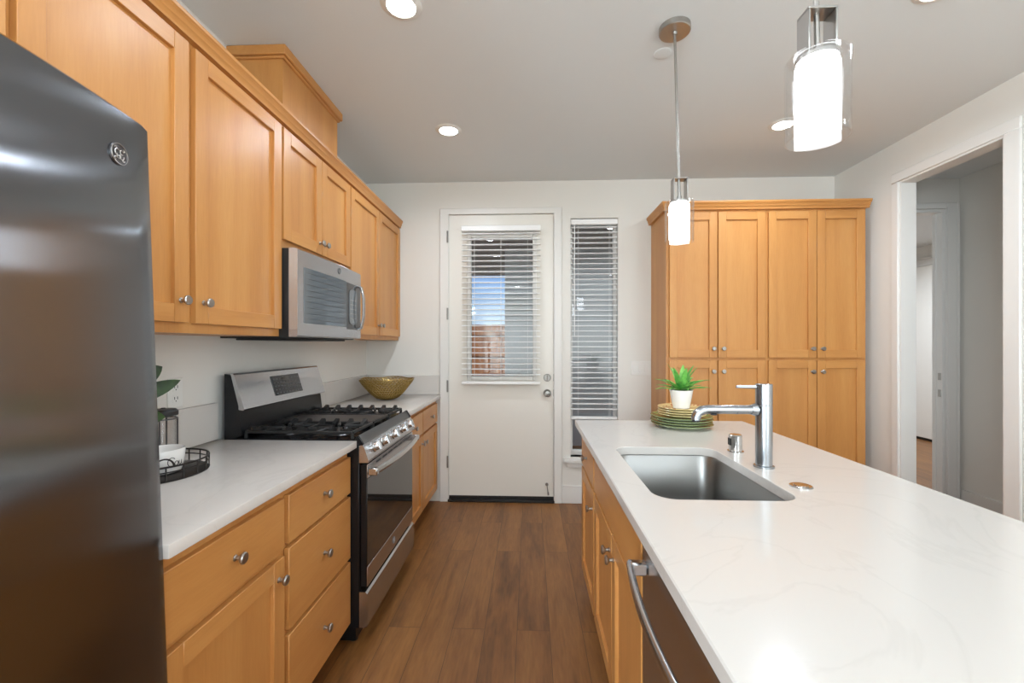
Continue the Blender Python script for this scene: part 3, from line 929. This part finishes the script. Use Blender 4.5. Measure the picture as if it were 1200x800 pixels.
# grates
gx0, gx1 = -1.275, -.790
def grate(y0, y1, yc):
    mb = MB()
    zt, zb, h = .951, .938, .0065
    for x in (gx0, gx1, (gx0 + gx1) / 2): mb.box(x - h, x + h, y0, y1, zb, zt, .002)
    for y in (y0, y1): mb.box(gx0, gx1, y - h, y + h, zb, zt, .002)
    n = 7
    for i in range(n):                                     # raised lugs and feet along both long sides
        x = gx0 + .03 + (gx1 - gx0 - .06) * i / (n - 1)
        for y, s in ((y0, 1), (y1, -1)):
            mb.prism([(0, 0), (0, .020), (.010, .026), (.055, .008), (.055, 0)],
                     lambda a, b: Vector((x - .0085, y + s * a, zt - .008 + b)), lambda a, b: Vector((x + .0085, y + s * a, zt - .008 + b)))
    for bx_ in (-1.15, -.905):                              # fingers reaching towards each burner
        for a in range(8):
            t = R(22.5 + 45 * a)
            c, s = math.cos(t), math.sin(t)
            r0 = .030
            k = min(((y1 - y0) / 2) / max(abs(s), 1e-6), (.118) / max(abs(c), 1e-6))
            p0 = Vector((bx_ + c * r0, yc + s * r0, zt - .005)); p1 = Vector((bx_ + c * k, yc + s * k, zt - .006))
            pm = p0.lerp(p1, .5) + Vector((0, 0, .002))
            mb.tube([p0, pm, p1], .0078, 6)
    for x in (gx0, gx1):
        for y in (y0, y1): mb.cyl((x, y, ZT + .0003), (x, y, zb + .002), .008, seg=8)
    return part('grate', mb, M_IRON, rg)
grate(1.890, 2.128, 2.010)
grate(2.374, 2.612, 2.492)
mb = MB()
for x in (gx0, gx1): mb.box(x - .0065, x + .0065, 2.142, 2.360, .938, .951, .002)
for y in (2.142, 2.360): mb.box(gx0, gx1, y - .0065, y + .0065, .938, .951, .002)
for x in (gx0, gx1):
    for y in (2.142, 2.360): mb.cyl((x, y, ZT + .0003), (x, y, .940), .008, seg=8)
part('grate', mb, M_IRON, rg)
mb = MB()
mb.box(gx0 + .008, gx1 - .008, 2.150, 2.352, .940, .949, .003)
part('griddle', mb, M_GRIDDLE, rg)

# ---------------------------------------------------------------- pantry on the back wall
FP = Face('B', 3.2695)
PD = YB - FP.p - .001
def pantry(label, x0, x1, doors):
    o = thing('pantry_cabinet', label, 'cabinet', ((x0 + x1) / 2, 3.46, 0))
    carcass(FP, x0, x1, 0, UT, PD, o, toe=.105)
    for a0, a1, ka in doors:
        shaker(FP, a0, a1, 1.241, 2.318, o, (ka, 1.308))
        shaker(FP, a0, a1, 0.117, 1.222, o, (ka, 1.140))
pantry('tall four-door wooden pantry unit behind the faucet and plates', 1.016, 1.743, [(1.036, 1.384, 1.352), (1.392, 1.733, 1.424)])
pantry('tall four-door wooden pantry unit nearest the hall opening', 1.744, 2.458, [(1.756, 2.097, 2.065), (2.103, 2.442, 2.135)])
mb = MB()
cp_ = crown_profile()
x0, x1, y0 = 1.016, 2.458, FP.p
rings = []
rings.append([Vector((x0 - n - .001, YB - .002, 2.3355 + z)) for n, z in cp_])
rings.append([Vector((x0 - n - .001, y0 - n - .001, 2.3355 + z)) for n, z in cp_])
rings.append([Vector((x1 + min(n * .6, .022), y0 - n - .001, 2.3355 + z)) for n, z in cp_])
mb.ring_surface(rings, True, True, True)
single('crown_moulding', mb, WOODHX, 'wooden crown moulding around the top of the tall pantry', 'moulding', (1.74, y0, 2.3355), angle=25)

# ---------------------------------------------------------------- island
FI = Face('I', 0.3045)
ID = 0.62
IY0, IY1 = -0.42, 2.405
o = thing('base_cabinet', 'narrow wooden island cabinet at the end nearest the back door', 'cabinet', (.6, 2.17, 0))
carcass(FI, 1.9425, IY1, 0, BT, ID, o, toe=.105, top=False)
slab(FI, 1.955, IY1 - .012, 0.687, 0.845, o, (2.175, 0.768))
shaker(FI, 1.955, IY1 - .012, 0.117, 0.671, o, (1.992, 0.585))
o = thing('base_cabinet', 'wooden island sink cabinet with two doors under a wide false front', 'cabinet', (.6, 1.53, 0))
carcass(FI, 1.1105, 1.9420, 0, BT, ID, o, toe=.105, top=False)
slab(FI, 1.122, 1.930, 0.687, 0.845, o, None, 'false_front')
shaker(FI, 1.528, 1.930, 0.117, 0.671, o, (1.562, 0.600))
shaker(FI, 1.122, 1.522, 0.117, 0.671, o, (1.488, 0.600))
o = thing('base_cabinet', 'wooden island cabinet past the dishwasher at the near end', 'cabinet', (.6, 0.05, 0))
carcass(FI, IY0, 0.494, 0, BT, ID, o, toe=.105, top=False)
shaker(FI, IY0 + .012, 0.03, 0.117, 0.845, o, (0.0, 0.75)); shaker(FI, 0.04, 0.482, 0.117, 0.845, o, (0.07, 0.75))
o = single('island_panel', MB().box(0.9255, 0.944, IY0, IY1, 0.0, BT), WOODV, 'wooden back panel on the seating side of the island', 'panel', (0.935, 1.0, 0))

dw = thing('dishwasher', 'stainless dishwasher with a bowed bar handle under the island counter', 'dishwasher', (.6, .80, 0))
DW0, DW1 = 0.500, 1.1045
part('body', MB().box(0.312, 0.90, DW0 + .004, DW1 - .004, 0.0005, 0.868), M_BLACKM, dw)
mb = MB(); mb.box(0.284, 0.311, DW0, DW1, 0.110, 0.872, 0.004)
dd = part('door', mb, M_STEEL, dw)
part('control_strip', MB().box(0.281, 0.2845, DW0 + .004, DW1 - .004, 0.835, 0.870, 0.001), M_BLACK, dd)
mb = MB(); pts = []
for i in range(17):
    u = -1 + 2 * i / 16
    pts.append((0.247 - .022 * (1 - u * u), (DW0 + DW1) / 2 + u * .275, 0.792))
mb.tube(pts, .011, 12, flat=(1.3, .8))
for s in (-1, 1): mb.box(0.243, 0.2838, (DW0 + DW1) / 2 + s * .262 - .012, (DW0 + DW1) / 2 + s * .262 + .012, .776, .808, 0.004)
part('handle', mb, M_STEELP, dd)

# countertop with sink cut-out
CX0, CX1, CY0, CY1 = 0.255, 1.176, -0.45, 2.442
SK = (0.348, 0.742, 1.196, 1.805)
def island_top():
    mb = MB(); bm = mb.bm
    def loop(pts, z): return [bm.verts.new((x, y, z)) for x, y in pts]
    def rect(i): return [(CX0 + i, CY0 + i), (CX1 - i, CY0 + i), (CX1 - i, CY1 - i), (CX0 + i, CY1 - i)]
    hole = rrect(*SK, .062, 8)
    holeo = rrect(SK[0] - .002, SK[1] + .002, SK[2] - .002, SK[3] + .002, .064, 8)
    def bridge(a, b):
        n = len(a)
        for i in range(n): bm.faces.new((a[i], a[(i + 1) % n], b[(i + 1) % n], b[i]))
    ot, om, ob = loop(rect(.003), CT), loop(rect(0), CT - .003), loop(rect(0), BT + .001)
    ht, hm, hb = loop(holeo, CT), loop(hole, CT - .002), loop(hole, BT + .001)
    bridge(ot, om); bridge(om, ob); bridge(hm, ht); bridge(hb, hm)
    for o_, h_ in ((ot, ht), (ob, hb)):
        es = []
        for l in (o_, h_):
            for i in range(len(l)):
                es.append(bm.edges.get((l[i], l[(i + 1) % len(l)])))
        bmesh.ops.triangle_fill(bm, edges=es, use_beauty=True, use_dissolve=False)
    return mb
single('countertop', island_top(), M_QUARTZ, 'white quartz island countertop around the undermount sink', 'countertop', (0.7, 1.0, BT), angle=30)

sk = thing('sink', 'undermount stainless sink in the island countertop', 'sink', (.545, 1.5, .66))
mb = MB()
def sl(i, z, r): return [Vector((x, y, z)) for x, y in rrect(SK[0] - i, SK[1] + i, SK[2] - i, SK[3] + i, r, 8)]
mb.ring_surface([sl(.022, BT - .004, .08), sl(.022, BT - .0005, .08), sl(.004, BT - .0005, .066), sl(.000, BT - .006, .062), sl(-.004, .72, .058), sl(-.012, .688, .05), sl(-.035, .672, .04), sl(-.16, .668, .03)], True, False, True)
mb.ring_surface([sl(.022, BT - .004, .08), sl(.004, BT - .010, .066), sl(-.001, .70, .06), sl(-.03, .664, .04), sl(-.17, .662, .025)], True, False, True)
part('basin', mb, M_SINK, sk, fixn=True)
mb = MB(); mb.lathe([(0.0, .0005), (.052, .0005), (.050, .004), (.038, .003), (.036, .0015), (0, .0015)], (.545, 1.5, .668), seg=24)
part('drain', mb, M_POLISH, sk)

fc = thing('faucet', 'brushed stainless single-lever kitchen faucet behind the sink', 'faucet', (.807, 1.525, CT))
mb = MB(); mb.lathe([(0, .0003), (.033, .0003), (.033, .006), (.027, .009), (.0265, .009), (.0265, .2125), (.0255, .2138), (.0255, .2162), (.0265, .2175), (.0265, .286), (.024, .288), (0, .288)], (.807, 1.525, CT), seg=32)
part('column', mb, M_CHROME, fc, angle=30)
mb = MB()
pts = [(.79, 1.525, 1.112), (.72, 1.525, 1.112), (.640, 1.525, 1.112), (.614, 1.525, 1.1115), (.596, 1.525, 1.108), (.583, 1.525, 1.099), (.577, 1.525, 1.086), (.576, 1.525, 1.076)]
mb.tube(pts, .0158, 16)
mb.cyl((.713, 1.525, 1.112), (.716, 1.525, 1.112), .0164, seg=20)
mb.lathe([(.017, -.012), (.0215, 0), (.023, .006)], (.774, 1.525, 1.112), (1, 0, 0), 20)
sp_ = part('spout', mb, M_CHROME, fc)
part('aerator', MB().cyl((.576, 1.525, 1.0765), (.576, 1.525, 1.068), .013, seg=16), M_BLACKM, sp_)
mb = MB(); mb.tube([(.785, 1.525, 1.190), (.74, 1.525, 1.1905), (.714, 1.525, 1.191)], [.0062, .0055, .005], 10)
part('lever', mb, M_CHROME, fc)
part('spray_button', MB().box(.628, .646, 1.517, 1.533, 1.0915, 1.0975, .002), M_BLACKM, sp_)

mb = MB(); mb.lathe([(0, .0003), (.030, .0003), (.030, .004), (.0245, .006), (.0245, .064), (.021, .068), (0, .068)], (.812, 1.742, CT), seg=28)
ag = thing('air_gap', 'short polished dishwasher air gap between faucet and plates', 'air gap', (.812, 1.742, CT))
part('cap', mb, M_POLISH, ag)
part('outlet', MB().box(.7865, .7885, 1.730, 1.752, .940, .968, .0008), M_SLOT, ag)
mb = MB(); mb.lathe([(0, .0003), (.031, .0003), (.031, .003), (.027, .005), (.021, .004), (.019, .003), (.019, .006), (0, .007)], (.806, 1.318, CT), seg=28)
single('disposal_button', mb, M_POLISH, 'flat round polished button in the island top beside the sink', 'button', (.806, 1.318, CT))

# ---- plates and the plant on them
PX, PY = .783, 2.270
def plate(r, h):
    """coupe plate, origin at the foot"""
    mb = MB()
    mb.lathe([(0, .002), (r * .52, .002), (r * .54, 0), (r * .60, 0), (r * .62, .003), (r * .84, h * .45), (r * .985, h), (r, h + .0015)], seg=48)
    mb.mi = 1
    mb.lathe([(r, h + .0015), (r * .985, h + .0035), (r * .84, h * .45 + .005), (r * .60, .0065), (0, .0055)], seg=48)
    bmesh.ops.remove_doubles(mb.bm, verts=mb.bm.verts, dist=1e-6)
    return mb
big = part('dinner_plate', plate(.152, .018), [M_GRIM, M_GPLATE])
small = part('salad_plate', plate(.117, .013), [M_YPLATE, M_YPLATE])
blab = ['bottom olive green dinner plate resting on the white island top', 'second olive green dinner plate from the bottom of the stack',
        'third olive green dinner plate from the bottom of the stack', 'topmost olive green dinner plate, right under the cream plates']
slab_ = ['lowest cream yellow plate, lying on the green plates', 'second cream yellow plate from the bottom of its stack',
         'third cream yellow plate, just under the patterned one', 'top cream plate with red pattern under the plant pot']
z = CT + .0003
for i in range(4):
    p = big if i == 0 else big.copy()
    if i: COL.objects.link(p)
    p.location = (PX + (.002, -.002, .001, 0)[i], PY + (0, .002, -.002, .001)[i], z)
    p['label'] = blab[i]; p['category'] = 'plate'; p['group'] = 'green dinner plates on the island'
    z += .0128
z = z - .0128 + .0205 - .0068 + .0002
top_me = small.data.copy(); top_me.materials[1] = M_YPAT
for i in range(4):
    p = small if i == 0 else small.copy()
    if i: COL.objects.link(p)
    if i == 3: p.data = top_me
    p.location = (PX + (.002, -.001, .001, 0)[i], PY + (.001, 0, -.001, 0)[i], z)
    p['label'] = slab_[i]; p['category'] = 'plate'; p['group'] = 'cream plates on the island'
    z += .0118
PZ = z - .0118 + .0068
pt = thing('potted_plant', 'bright green spiky plant in a white pot on the plate stack', 'plant', (PX, PY, PZ))
mb = MB(); mb.lathe([(0, 0), (.038, 0), (.041, .002), (.058, .093), (.059, .095), (.056, .095), (.054, .090), (.053, .080), (0, .080)], (PX, PY, PZ), seg=32)
part('pot', mb, M_CERAM, pt)
mb = MB(); mb.lathe([(0.0, .084), (.0515, .0845)], (PX, PY, PZ), seg=24)
part('soil', mb, M_SOILP, pt)
def blade(mb, base, az, lean, length, width, droop, n=8):
    d = Vector((math.cos(az), math.sin(az), 0)); sd = Vector((-d.y, d.x, 0))
    L_, M_, R_ = [], [], []
    p = Vector(base); ang = lean
    for i in range(n + 1):
        t = i / n
        wdt = width * (math.sin(math.pi * min(1, .18 + .82 * t)) ** .8) * .5 if t < 1 else .0005
        fold = wdt * .35
        nrm = (d * -math.sin(ang) * -1 * 0 + Vector((0, 0, 1)))
        L_.append(p + sd * wdt + Vector((0, 0, fold))); M_.append(p.copy()); R_.append(p - sd * wdt + Vector((0, 0, fold)))
        p = p + (d * math.sin(ang) + Vector((0, 0, math.cos(ang)))) * (length / n)
        ang += droop / n
    off = Vector((0, 0, -.0008))
    mb.ring_surface([[L_[i], M_[i], R_[i], R_[i] + off, M_[i] + off, L_[i] + off] for i in range(n + 1)], True, True, True)
rnd = random.Random(3)
specs = []
for k in range(7): specs.append((k * 360 / 7 + 12, .16 + .14 * rnd.random(), .135 + .03 * rnd.random(), .031, .5))
for k in range(9): specs.append((k * 40 + 5, .65 + .15 * rnd.random(), .125 + .025 * rnd.random(), .030, .75))
for k in range(9): specs.append((k * 40 + 25, 1.05 + .15 * rnd.random(), .118 + .02 * rnd.random(), .027, .6))
for az, ln, lg, wd, dr in specs:
    mb = MB(); a = R(az)
    blade(mb, (PX + .012 * math.cos(a), PY + .012 * math.sin(a), PZ + .0845), a, ln, lg, wd, dr)
    part('leaf', mb, M_LEAF, pt, angle=60)

# ---------------------------------------------------------------- things on the left counter
# gold bowl
bw = thing('wire_bowl', 'wide gold openwork bowl on the corner countertop', 'bowl', (-1.110, 3.31, CT))
mb = MB()
prof = [(.050, .008), (.075, .013), (.100, .030), (.125, .055), (.150, .085), (.172, .112), (.190, .136), (.204, .158)]
NS = 44
rb = random.Random(5)
V = []
for k in range(13):
    t = k / 12 * (len(prof) - 1); i = min(int(t), len(prof) - 2); fq = t - i
    r = prof[i][0] * (1 - fq) + prof[i + 1][0] * fq; h = prof[i][1] * (1 - fq) + prof[i + 1][1] * fq
    ring = []
    for s in range(NS):
        a = 2 * math.pi * (s + .5 * (k % 2)) / NS
        j = .35 * (1 if 0 < k < 12 else 0)
        a += rb.uniform(-1, 1) * j * math.pi / NS
        hh = h + .005 * math.sin(5 * a) * (k / 12) ** 2 + rb.uniform(-.002, .002) * (0 < k < 12)
        ring.append(mb.bm.verts.new((-1.110 + r * math.cos(a), 3.31 + r * math.sin(a), CT + hh)))
    V.append(ring)
for k in range(12):
    for s in range(NS):
        a, b = V[k], V[k + 1]; s2 = (s + 1) % NS
        if k % 2 == 0:
            mb.bm.faces.new((a[s], a[s2], b[s])); mb.bm.faces.new((a[s2], b[s2], b[s]))
        else:
            mb.bm.faces.new((a[s], b[s2], b[s])); mb.bm.faces.new((a[s], a[s2], b[s2]))
mesh_o = part('mesh', mb, M_GOLD, bw)
wm = mesh_o.modifiers.new('wire', 'WIREFRAME'); wm.thickness = .0105; wm.use_even_offset = False
mb = MB()
mb.tube([(-1.110 + .204 * math.cos(2 * math.pi * i / 80), 3.31 + .204 * math.sin(2 * math.pi * i / 80), CT + .158 + .005 * math.sin(5 * 2 * math.pi * i / 80)) for i in range(80)], .0034, 6, closed=True)
part('rim', mb, M_GOLD, bw)
mb = MB(); mb.lathe([(0, .0005), (.046, .0005), (.052, .004), (.050, .0065), (0, .006)], (-1.110, 3.31, CT), seg=28)
part('base', mb, M_GOLD, bw)

# round wire tray
TX, TY, TR = -1.233, 1.362, .151
tr = thing('wire_tray', 'round dark wire tray on the counter beside the refrigerator', 'tray', (TX, TY, CT))
mb = MB(); mb.lathe([(0, .0005), (TR, .0005), (TR + .002, .003), (TR - .002, .006), (0, .005)], (TX, TY, CT), seg=48)
part('base', mb, M_WIRE, tr)
circ = lambda r, z, n=56: [(TX + r * math.cos(2 * math.pi * i / n), TY + r * math.sin(2 * math.pi * i / n), CT + z) for i in range(n)]
mb = MB()
mb.tube(circ(TR, .046), .0032, 6, closed=True); mb.tube(circ(TR, .030), .0022, 6, closed=True)
part('rail', mb, M_WIRE, tr)
for i in range(20):
    a = 2 * math.pi * i / 20
    mb = MB(); mb.cyl((TX + TR * math.cos(a), TY + TR * math.sin(a), CT + .005), (TX + TR * math.cos(a), TY + TR * math.sin(a), CT + .046), .0022, seg=6)
    part('upright', mb, M_WIRE, tr)
a = R(-38)
mb = MB(); pts = []
for i in range(13):
    t = math.pi * i / 12
    aa = a + .17 * math.cos(t)
    pts.append((TX + TR * math.cos(aa), TY + TR * math.sin(aa), CT + .046 + .026 * math.sin(t)))
mb.tube(pts, .0026, 6)
part('handle', mb, M_WIRE, tr)

# mug
mg = thing('mug', 'white ceramic mug with black script inside the wire tray', 'mug', (-1.200, 1.358, CT + .0065))
MX, MY, MZ = -1.200, 1.358, CT + .0065
mb = MB(); mb.lathe([(0, .0003), (.046, .0003), (.052, .004), (.060, .030), (.0635, .074), (.0620, .077), (.0595, .074), (.056, .030), (.047, .010), (0, .008)], (MX, MY, MZ), seg=40)
part('cup', mb, M_CERAM, mg)
mb = MB()
hd = Vector((math.cos(R(118)), math.sin(R(118)), 0))
mb.tube([Vector((MX, MY, MZ)) + hd * .059 + Vector((0, 0, .058)), Vector((MX, MY, MZ)) + hd * .082 + Vector((0, 0, .060)), Vector((MX, MY, MZ)) + hd * .092 + Vector((0, 0, .042)), Vector((MX, MY, MZ)) + hd * .080 + Vector((0, 0, .022)), Vector((MX, MY, MZ)) + hd * .056 + Vector((0, 0, .020))], .005, 8)
part('handle', mb, M_CERAM, mg)
mb = MB()
def on_mug(u, v):
    a = R(-22) + u / .062
    r = .060 + .0035 * ((v - .03) / .044) + .0005
    return Vector((MX + r * math.cos(a), MY + r * math.sin(a), MZ + v))
ph = lambda pts: mb.tube([on_mug(u, v) for u, v in pts], .0011, 5)
ph([(-.002 + .011 * math.cos(R(40 + 280 * i / 14)), .040 + .014 * math.sin(R(40 + 280 * i / 14))) for i in range(15)])
ph([(.013 + .006 * math.cos(R(360 * i / 12)), .034 + .007 * math.sin(R(360 * i / 12))) for i in range(13)])
ph([(.022, .041), (.022, .030), (.026, .027), (.031, .030), (.032, .041), (.032, .030), (.036, .028)])
part('script', mb, M_SCRIPT, mg)

# french press
FX, FYp, FZ = -1.277, 1.452, CT + .0065
fp = thing('coffee_press', 'glass coffee press with black lid behind the white mug', 'coffee press', (FX, FYp, FZ))
mb = MB(); mb.lathe([(.0005, .012), (.036, .012), (.037, .014), (.037, .168), (.0355, .168), (.0355, .0155), (.0005, .0155)], (FX, FYp, FZ), seg=28)
part('beaker', mb, M_CLEAR, fp)
mb = MB()
for a_ in (20, 110, 200, 290):
    aa = R(a_ + 8); c, s = math.cos(aa), math.sin(aa)
    mb.cyl((FX + .0405 * c, FYp + .0405 * s, FZ + .0003), (FX + .0405 * c, FYp + .0405 * s, FZ + .160), .0028, seg=8)
for zz in (.012, .158): mb.tube([(FX + .0405 * math.cos(2 * math.pi * i / 28), FYp + .0405 * math.sin(2 * math.pi * i / 28), FZ + zz) for i in range(28)], .0024, 6, closed=True)
part('frame', mb, M_DSTEEL, fp)
mb = MB(); mb.lathe([(0, .169), (.042, .169), (.043, .172), (.043, .184), (.036, .191), (.008, .193), (.006, .196), (0, .196)], (FX, FYp, FZ), seg=28)
part('lid', mb, M_BLACKM, fp)

# plant in a small vase, mostly behind the refrigerator
VX, VY, VZ = -1.315, 1.300, CT + .0065
vp = thing('leafy_plant', 'dark green broad-leaved stems showing past the refrigerator edge', 'plant', (VX, VY, VZ))
mb = MB(); mb.lathe([(0, .0003), (.030, .0003), (.038, .03), (.036, .08), (.022, .11), (.024, .122), (.021, .122), (.019, .11), (.030, .06), (0, .01)], (VX, VY, VZ), seg=28)
part('vase', mb, M_CERAM, vp)
def broad_leaf(base, tip, width, up=Vector((0, 0, 1)), cup=.15):
    base, tip = Vector(base), Vector(tip)
    d = tip - base; L_ = d.length; dn = d.normalized()
    sd = dn.cross(up).normalized(); n_ = sd.cross(dn)
    mb = MB(); rr = []
    for i in range(11):
        t = i / 10
        wd = width * math.sin(math.pi * (t ** .85)) ** .75 * .5 if 0 < t < 1 else .0006
        c = base + d * t + n_ * (L_ * .10 * math.sin(math.pi * t))
        pts = [c + sd * wd + n_ * wd * cup, c, c - sd * wd + n_ * wd * cup]
        rr.append(pts + [q - n_ * .0009 for q in pts[::-1]])
    mb.ring_surface(rr, True, True, True)
    part('leaf', mb, M_LEAFD, vp, angle=60)
mb = MB()
for dx, dy, h in ((.012, .015, .30), (-.015, .005, .36), (.0, -.018, .33)):
    mb.tube([(VX, VY, VZ + .02), (VX + dx * .5, VY + dy * .5, VZ + h * .5), (VX + dx * 2, VY + dy * 2, VZ + h)], .0026, 6)
part('stem', mb, M_LEAFD, vp)
view = Vector((.68, -.73, 0.05))
broad_leaf((VX + .012, VY + .02, 1.150), (-1.226, 1.466, 1.212), .052, view)
broad_leaf((VX + .01, VY + .012, 1.11), (-1.228, 1.405, 1.092), .066, view)
broad_leaf((VX + .018, VY + .022, 1.20), (-1.250, 1.418, 1.262), .066, view)
broad_leaf((VX - .02, VY, 1.26), (VX - .07, VY - .06, 1.32), .05, view)
broad_leaf((VX, VY - .02, 1.22), (VX + .06, VY - .09, 1.24), .05, view)
broad_leaf((VX - .01, VY - .01, 1.16), (VX - .03, VY - .12, 1.18), .05, view)

# outlet and switches
ol = thing('outlet', 'white duplex outlet on the left wall behind the coffee press', 'outlet', (XL, 1.655, 1.145))
part('cover_plate', MB().box(XL + .0005, XL + .006, 1.619, 1.691, 1.087, 1.203, .002), M_PLASTIC, ol)
mb = MB()
for z in (1.167, 1.122):
    mb.box(XL + .0055, XL + .0075, 1.639, 1.671, z - .016, z + .016, .002)
rc = part('receptacle', mb, M_PLASTIC, ol)
mb = MB()
for z in (1.167, 1.122):
    for y in (1.648, 1.662): mb.box(XL + .0072, XL + .008, y - .0015, y + .0015, z - .003, z + .008)
    mb.cyl((XL + .0072, 1.655, z - .009), (XL + .008, 1.655, z - .009), .0025, seg=8)
part('slots', mb, M_SLOT, rc)
sw = thing('light_switch', 'white three-gang switch plate on the back wall left of the pantry', 'light switch', (.93, YB, 1.14))
part('cover_plate', MB().box(.848, 1.010, YB - .0065, YB - .0005, 1.083, 1.200, .002), M_PLASTIC, sw)
for x in (.883, .929, .975): part('rocker', MB().box(x - .0165, x + .0165, YB - .0095, YB - .006, 1.108, 1.175, .002), M_PLASTIC, sw)

# ---------------------------------------------------------------- ceiling lights
def can(x, y, label, watts=CAN_W, ZC=ZC):
    o = thing('recessed_light', label, 'ceiling light', (x, y, ZC), 'recessed ceiling lights')
    mb = MB(); mb.lathe([(.060, -.0105), (.080, -.0045), (.084, -.0005), (.058, -.0005), (.057, -.0075)], (x, y, ZC), seg=36)
    part('trim_ring', mb, M_PLASTIC, o)
    mb = MB(); mb.lathe([(0, -.0062), (.0575, -.0062), (.0575, -.0010), (0, -.0010)], (x, y, ZC), seg=32)
    part('lens', mb, M_LENS, o)
    l = bpy.data.lights.new('lamp', 'AREA'); l.shape = 'DISK'; l.size = .115; l.energy = watts; l.color = LAMP_COL; l.spread = R(165)
    lo = bpy.data.objects.new('lamp', l); COL.objects.link(lo); lo.parent = o; lo.location = (0, 0, -.0125)
    return o
can(-.526, 1.745, 'recessed ceiling light nearest the camera, cut by the top of the frame', CAN_W * .85)
can(-.526, 2.772, 'recessed ceiling light left of the pendants, before the back door', CAN_W * 1.6)
can(1.592, 2.785, 'recessed ceiling light partly behind the near pendant', CAN_W * 1.6)
for x, y in ((-.526, .70), (1.592, 1.745), (-.3, -1.0), (1.6, -1.0), (-.3, -2.9), (1.6, -2.9)):  # lamps added out of view for more even light
    can(x, y, 'recessed ceiling light outside the frame')
can(4.2, 5.6, 'recessed ceiling light in the room past the hall', 55.0)  # unseen lamp, added to brighten the far room
can(3.05, 1.75, 'recessed ceiling light in the hall', 4.0)  # hidden lamp, added to lift the dim hall

can(0.9, 4.75, 'recessed ceiling light under the porch roof outside the back door', 9.0, 2.62)

def pendant(label, x, y, dx):
    """dx: how far the shade hangs off the canopy centre"""
    o = thing('pendant_light', label, 'pendant light', (x + dx, y, 1.785), 'pendant lights over the island')
    mb = MB(); mb.lathe([(0, -.0005), (.066, -.0005), (.066, -.022), (.063, -.025), (.012, -.025), (.010, -.036), (0, -.036)], (x, y, ZC), seg=40)
    part('canopy', mb, M_NICKEL, o)
    sx = x + dx
    part('stem', MB().cyl((x, y, ZC - .03), (sx, y, 1.985), .0058, seg=12), M_NICKEL, o)
    mb = MB()
    mb.box(sx - .031, sx - .026, y - .021, y + .021, 1.962, 2.056, .001); mb.box(sx + .026, sx + .031, y - .021, y + .021, 1.962, 2.056, .001)
    mb.box(sx - .031, sx + .031, y - .021, y + .021, 2.0565, 2.0615, .001)
    part('bracket', mb, M_NICKEL, o)
    mb = MB(); mb.lathe([(0, .0), (.040, .0), (.040, .008), (.010, .010), (.010, .03), (0, .03)], (sx, y, 1.9545), seg=28)
    part('socket_cap', mb, M_NICKEL, o)
    mb = MB(); mb.lathe([(.030, 1.9640), (.056, 1.9640), (.0605, 1.9580), (.0605, 1.784), (.0575, 1.784), (.0575, 1.9570), (.054, 1.9610), (.030, 1.9610)], (sx, y, 0), seg=48)
    part('glass_cylinder', mb, M_CLEAR, o)
    mb = MB(); mb.lathe([(0, 1.948), (.040, 1.948), (.042, 1.944), (.042, 1.796), (.039, 1.793), (0, 1.793)], (sx, y, 0), seg=40)
    part('lamp_shade', mb, M_SHADE, o)
    return o
pendant('glass pendant light farther from the camera, before the pantry', .633, 1.917, .020)
pendant('glass pendant light nearer the camera, canopy out of frame', .612, .970, .015)
mb = MB(); mb.lathe([(0, -.006), (.034, -.006), (.040, -.004), (.042, -.0005)], (.632, 2.085, ZC), seg=32)
single('sprinkler_cover', mb, M_CEIL, 'small round white cover on the ceiling behind the far pendant canopy', 'ceiling cover', (.632, 2.085, ZC))

# ---------------------------------------------------------------- outside the back door
struct('trim_6', MB().box(-3.2, 2.4, YB + .161, 6.65, -.06, -.01), M_CONC)          # patio slab
struct('ground', MB().box(-14, 14, 6.65, 24, -.2, -.06), M_SOIL)
mb = MB(); mb.box(-3.2, 2.40, YB + .161, 6.65, 2.62, 2.78); mb.box(-3.2, 2.40, 6.35, 6.65, 2.40, 2.62)
struct('porch_roof', mb, M_PORCH)
mb = MB(); mb.box(-.335, 2.38, 5.75, 6.30, -.01, 2.62); struct('porch_wall', mb, M_STUCCO)
fn = thing('wooden_fence', 'brown board fence seen through the back door glass', 'fence', (-1.5, 11.2, -.06))
mb = MB()
x = -6.0; q = random.Random(2)
while x < 4.0:
    mb.box(x, x + .135, 11.2, 11.22, -.05, 1.86 + q.uniform(-.004, .004)); x += .139
part('boards', mb, FENCE, fn)
for z in (.35, 1.05, 1.60):
    part('rail', MB().box(-6.0, 4.0, 11.15, 11.199, z, z + .09), FENCE, fn)
for x in (-5.2, -2.8, -.62, 1.8):
    part('post', MB().box(x, x + .09, 11.06, 11.149, -.06, 1.88), FENCE, fn)
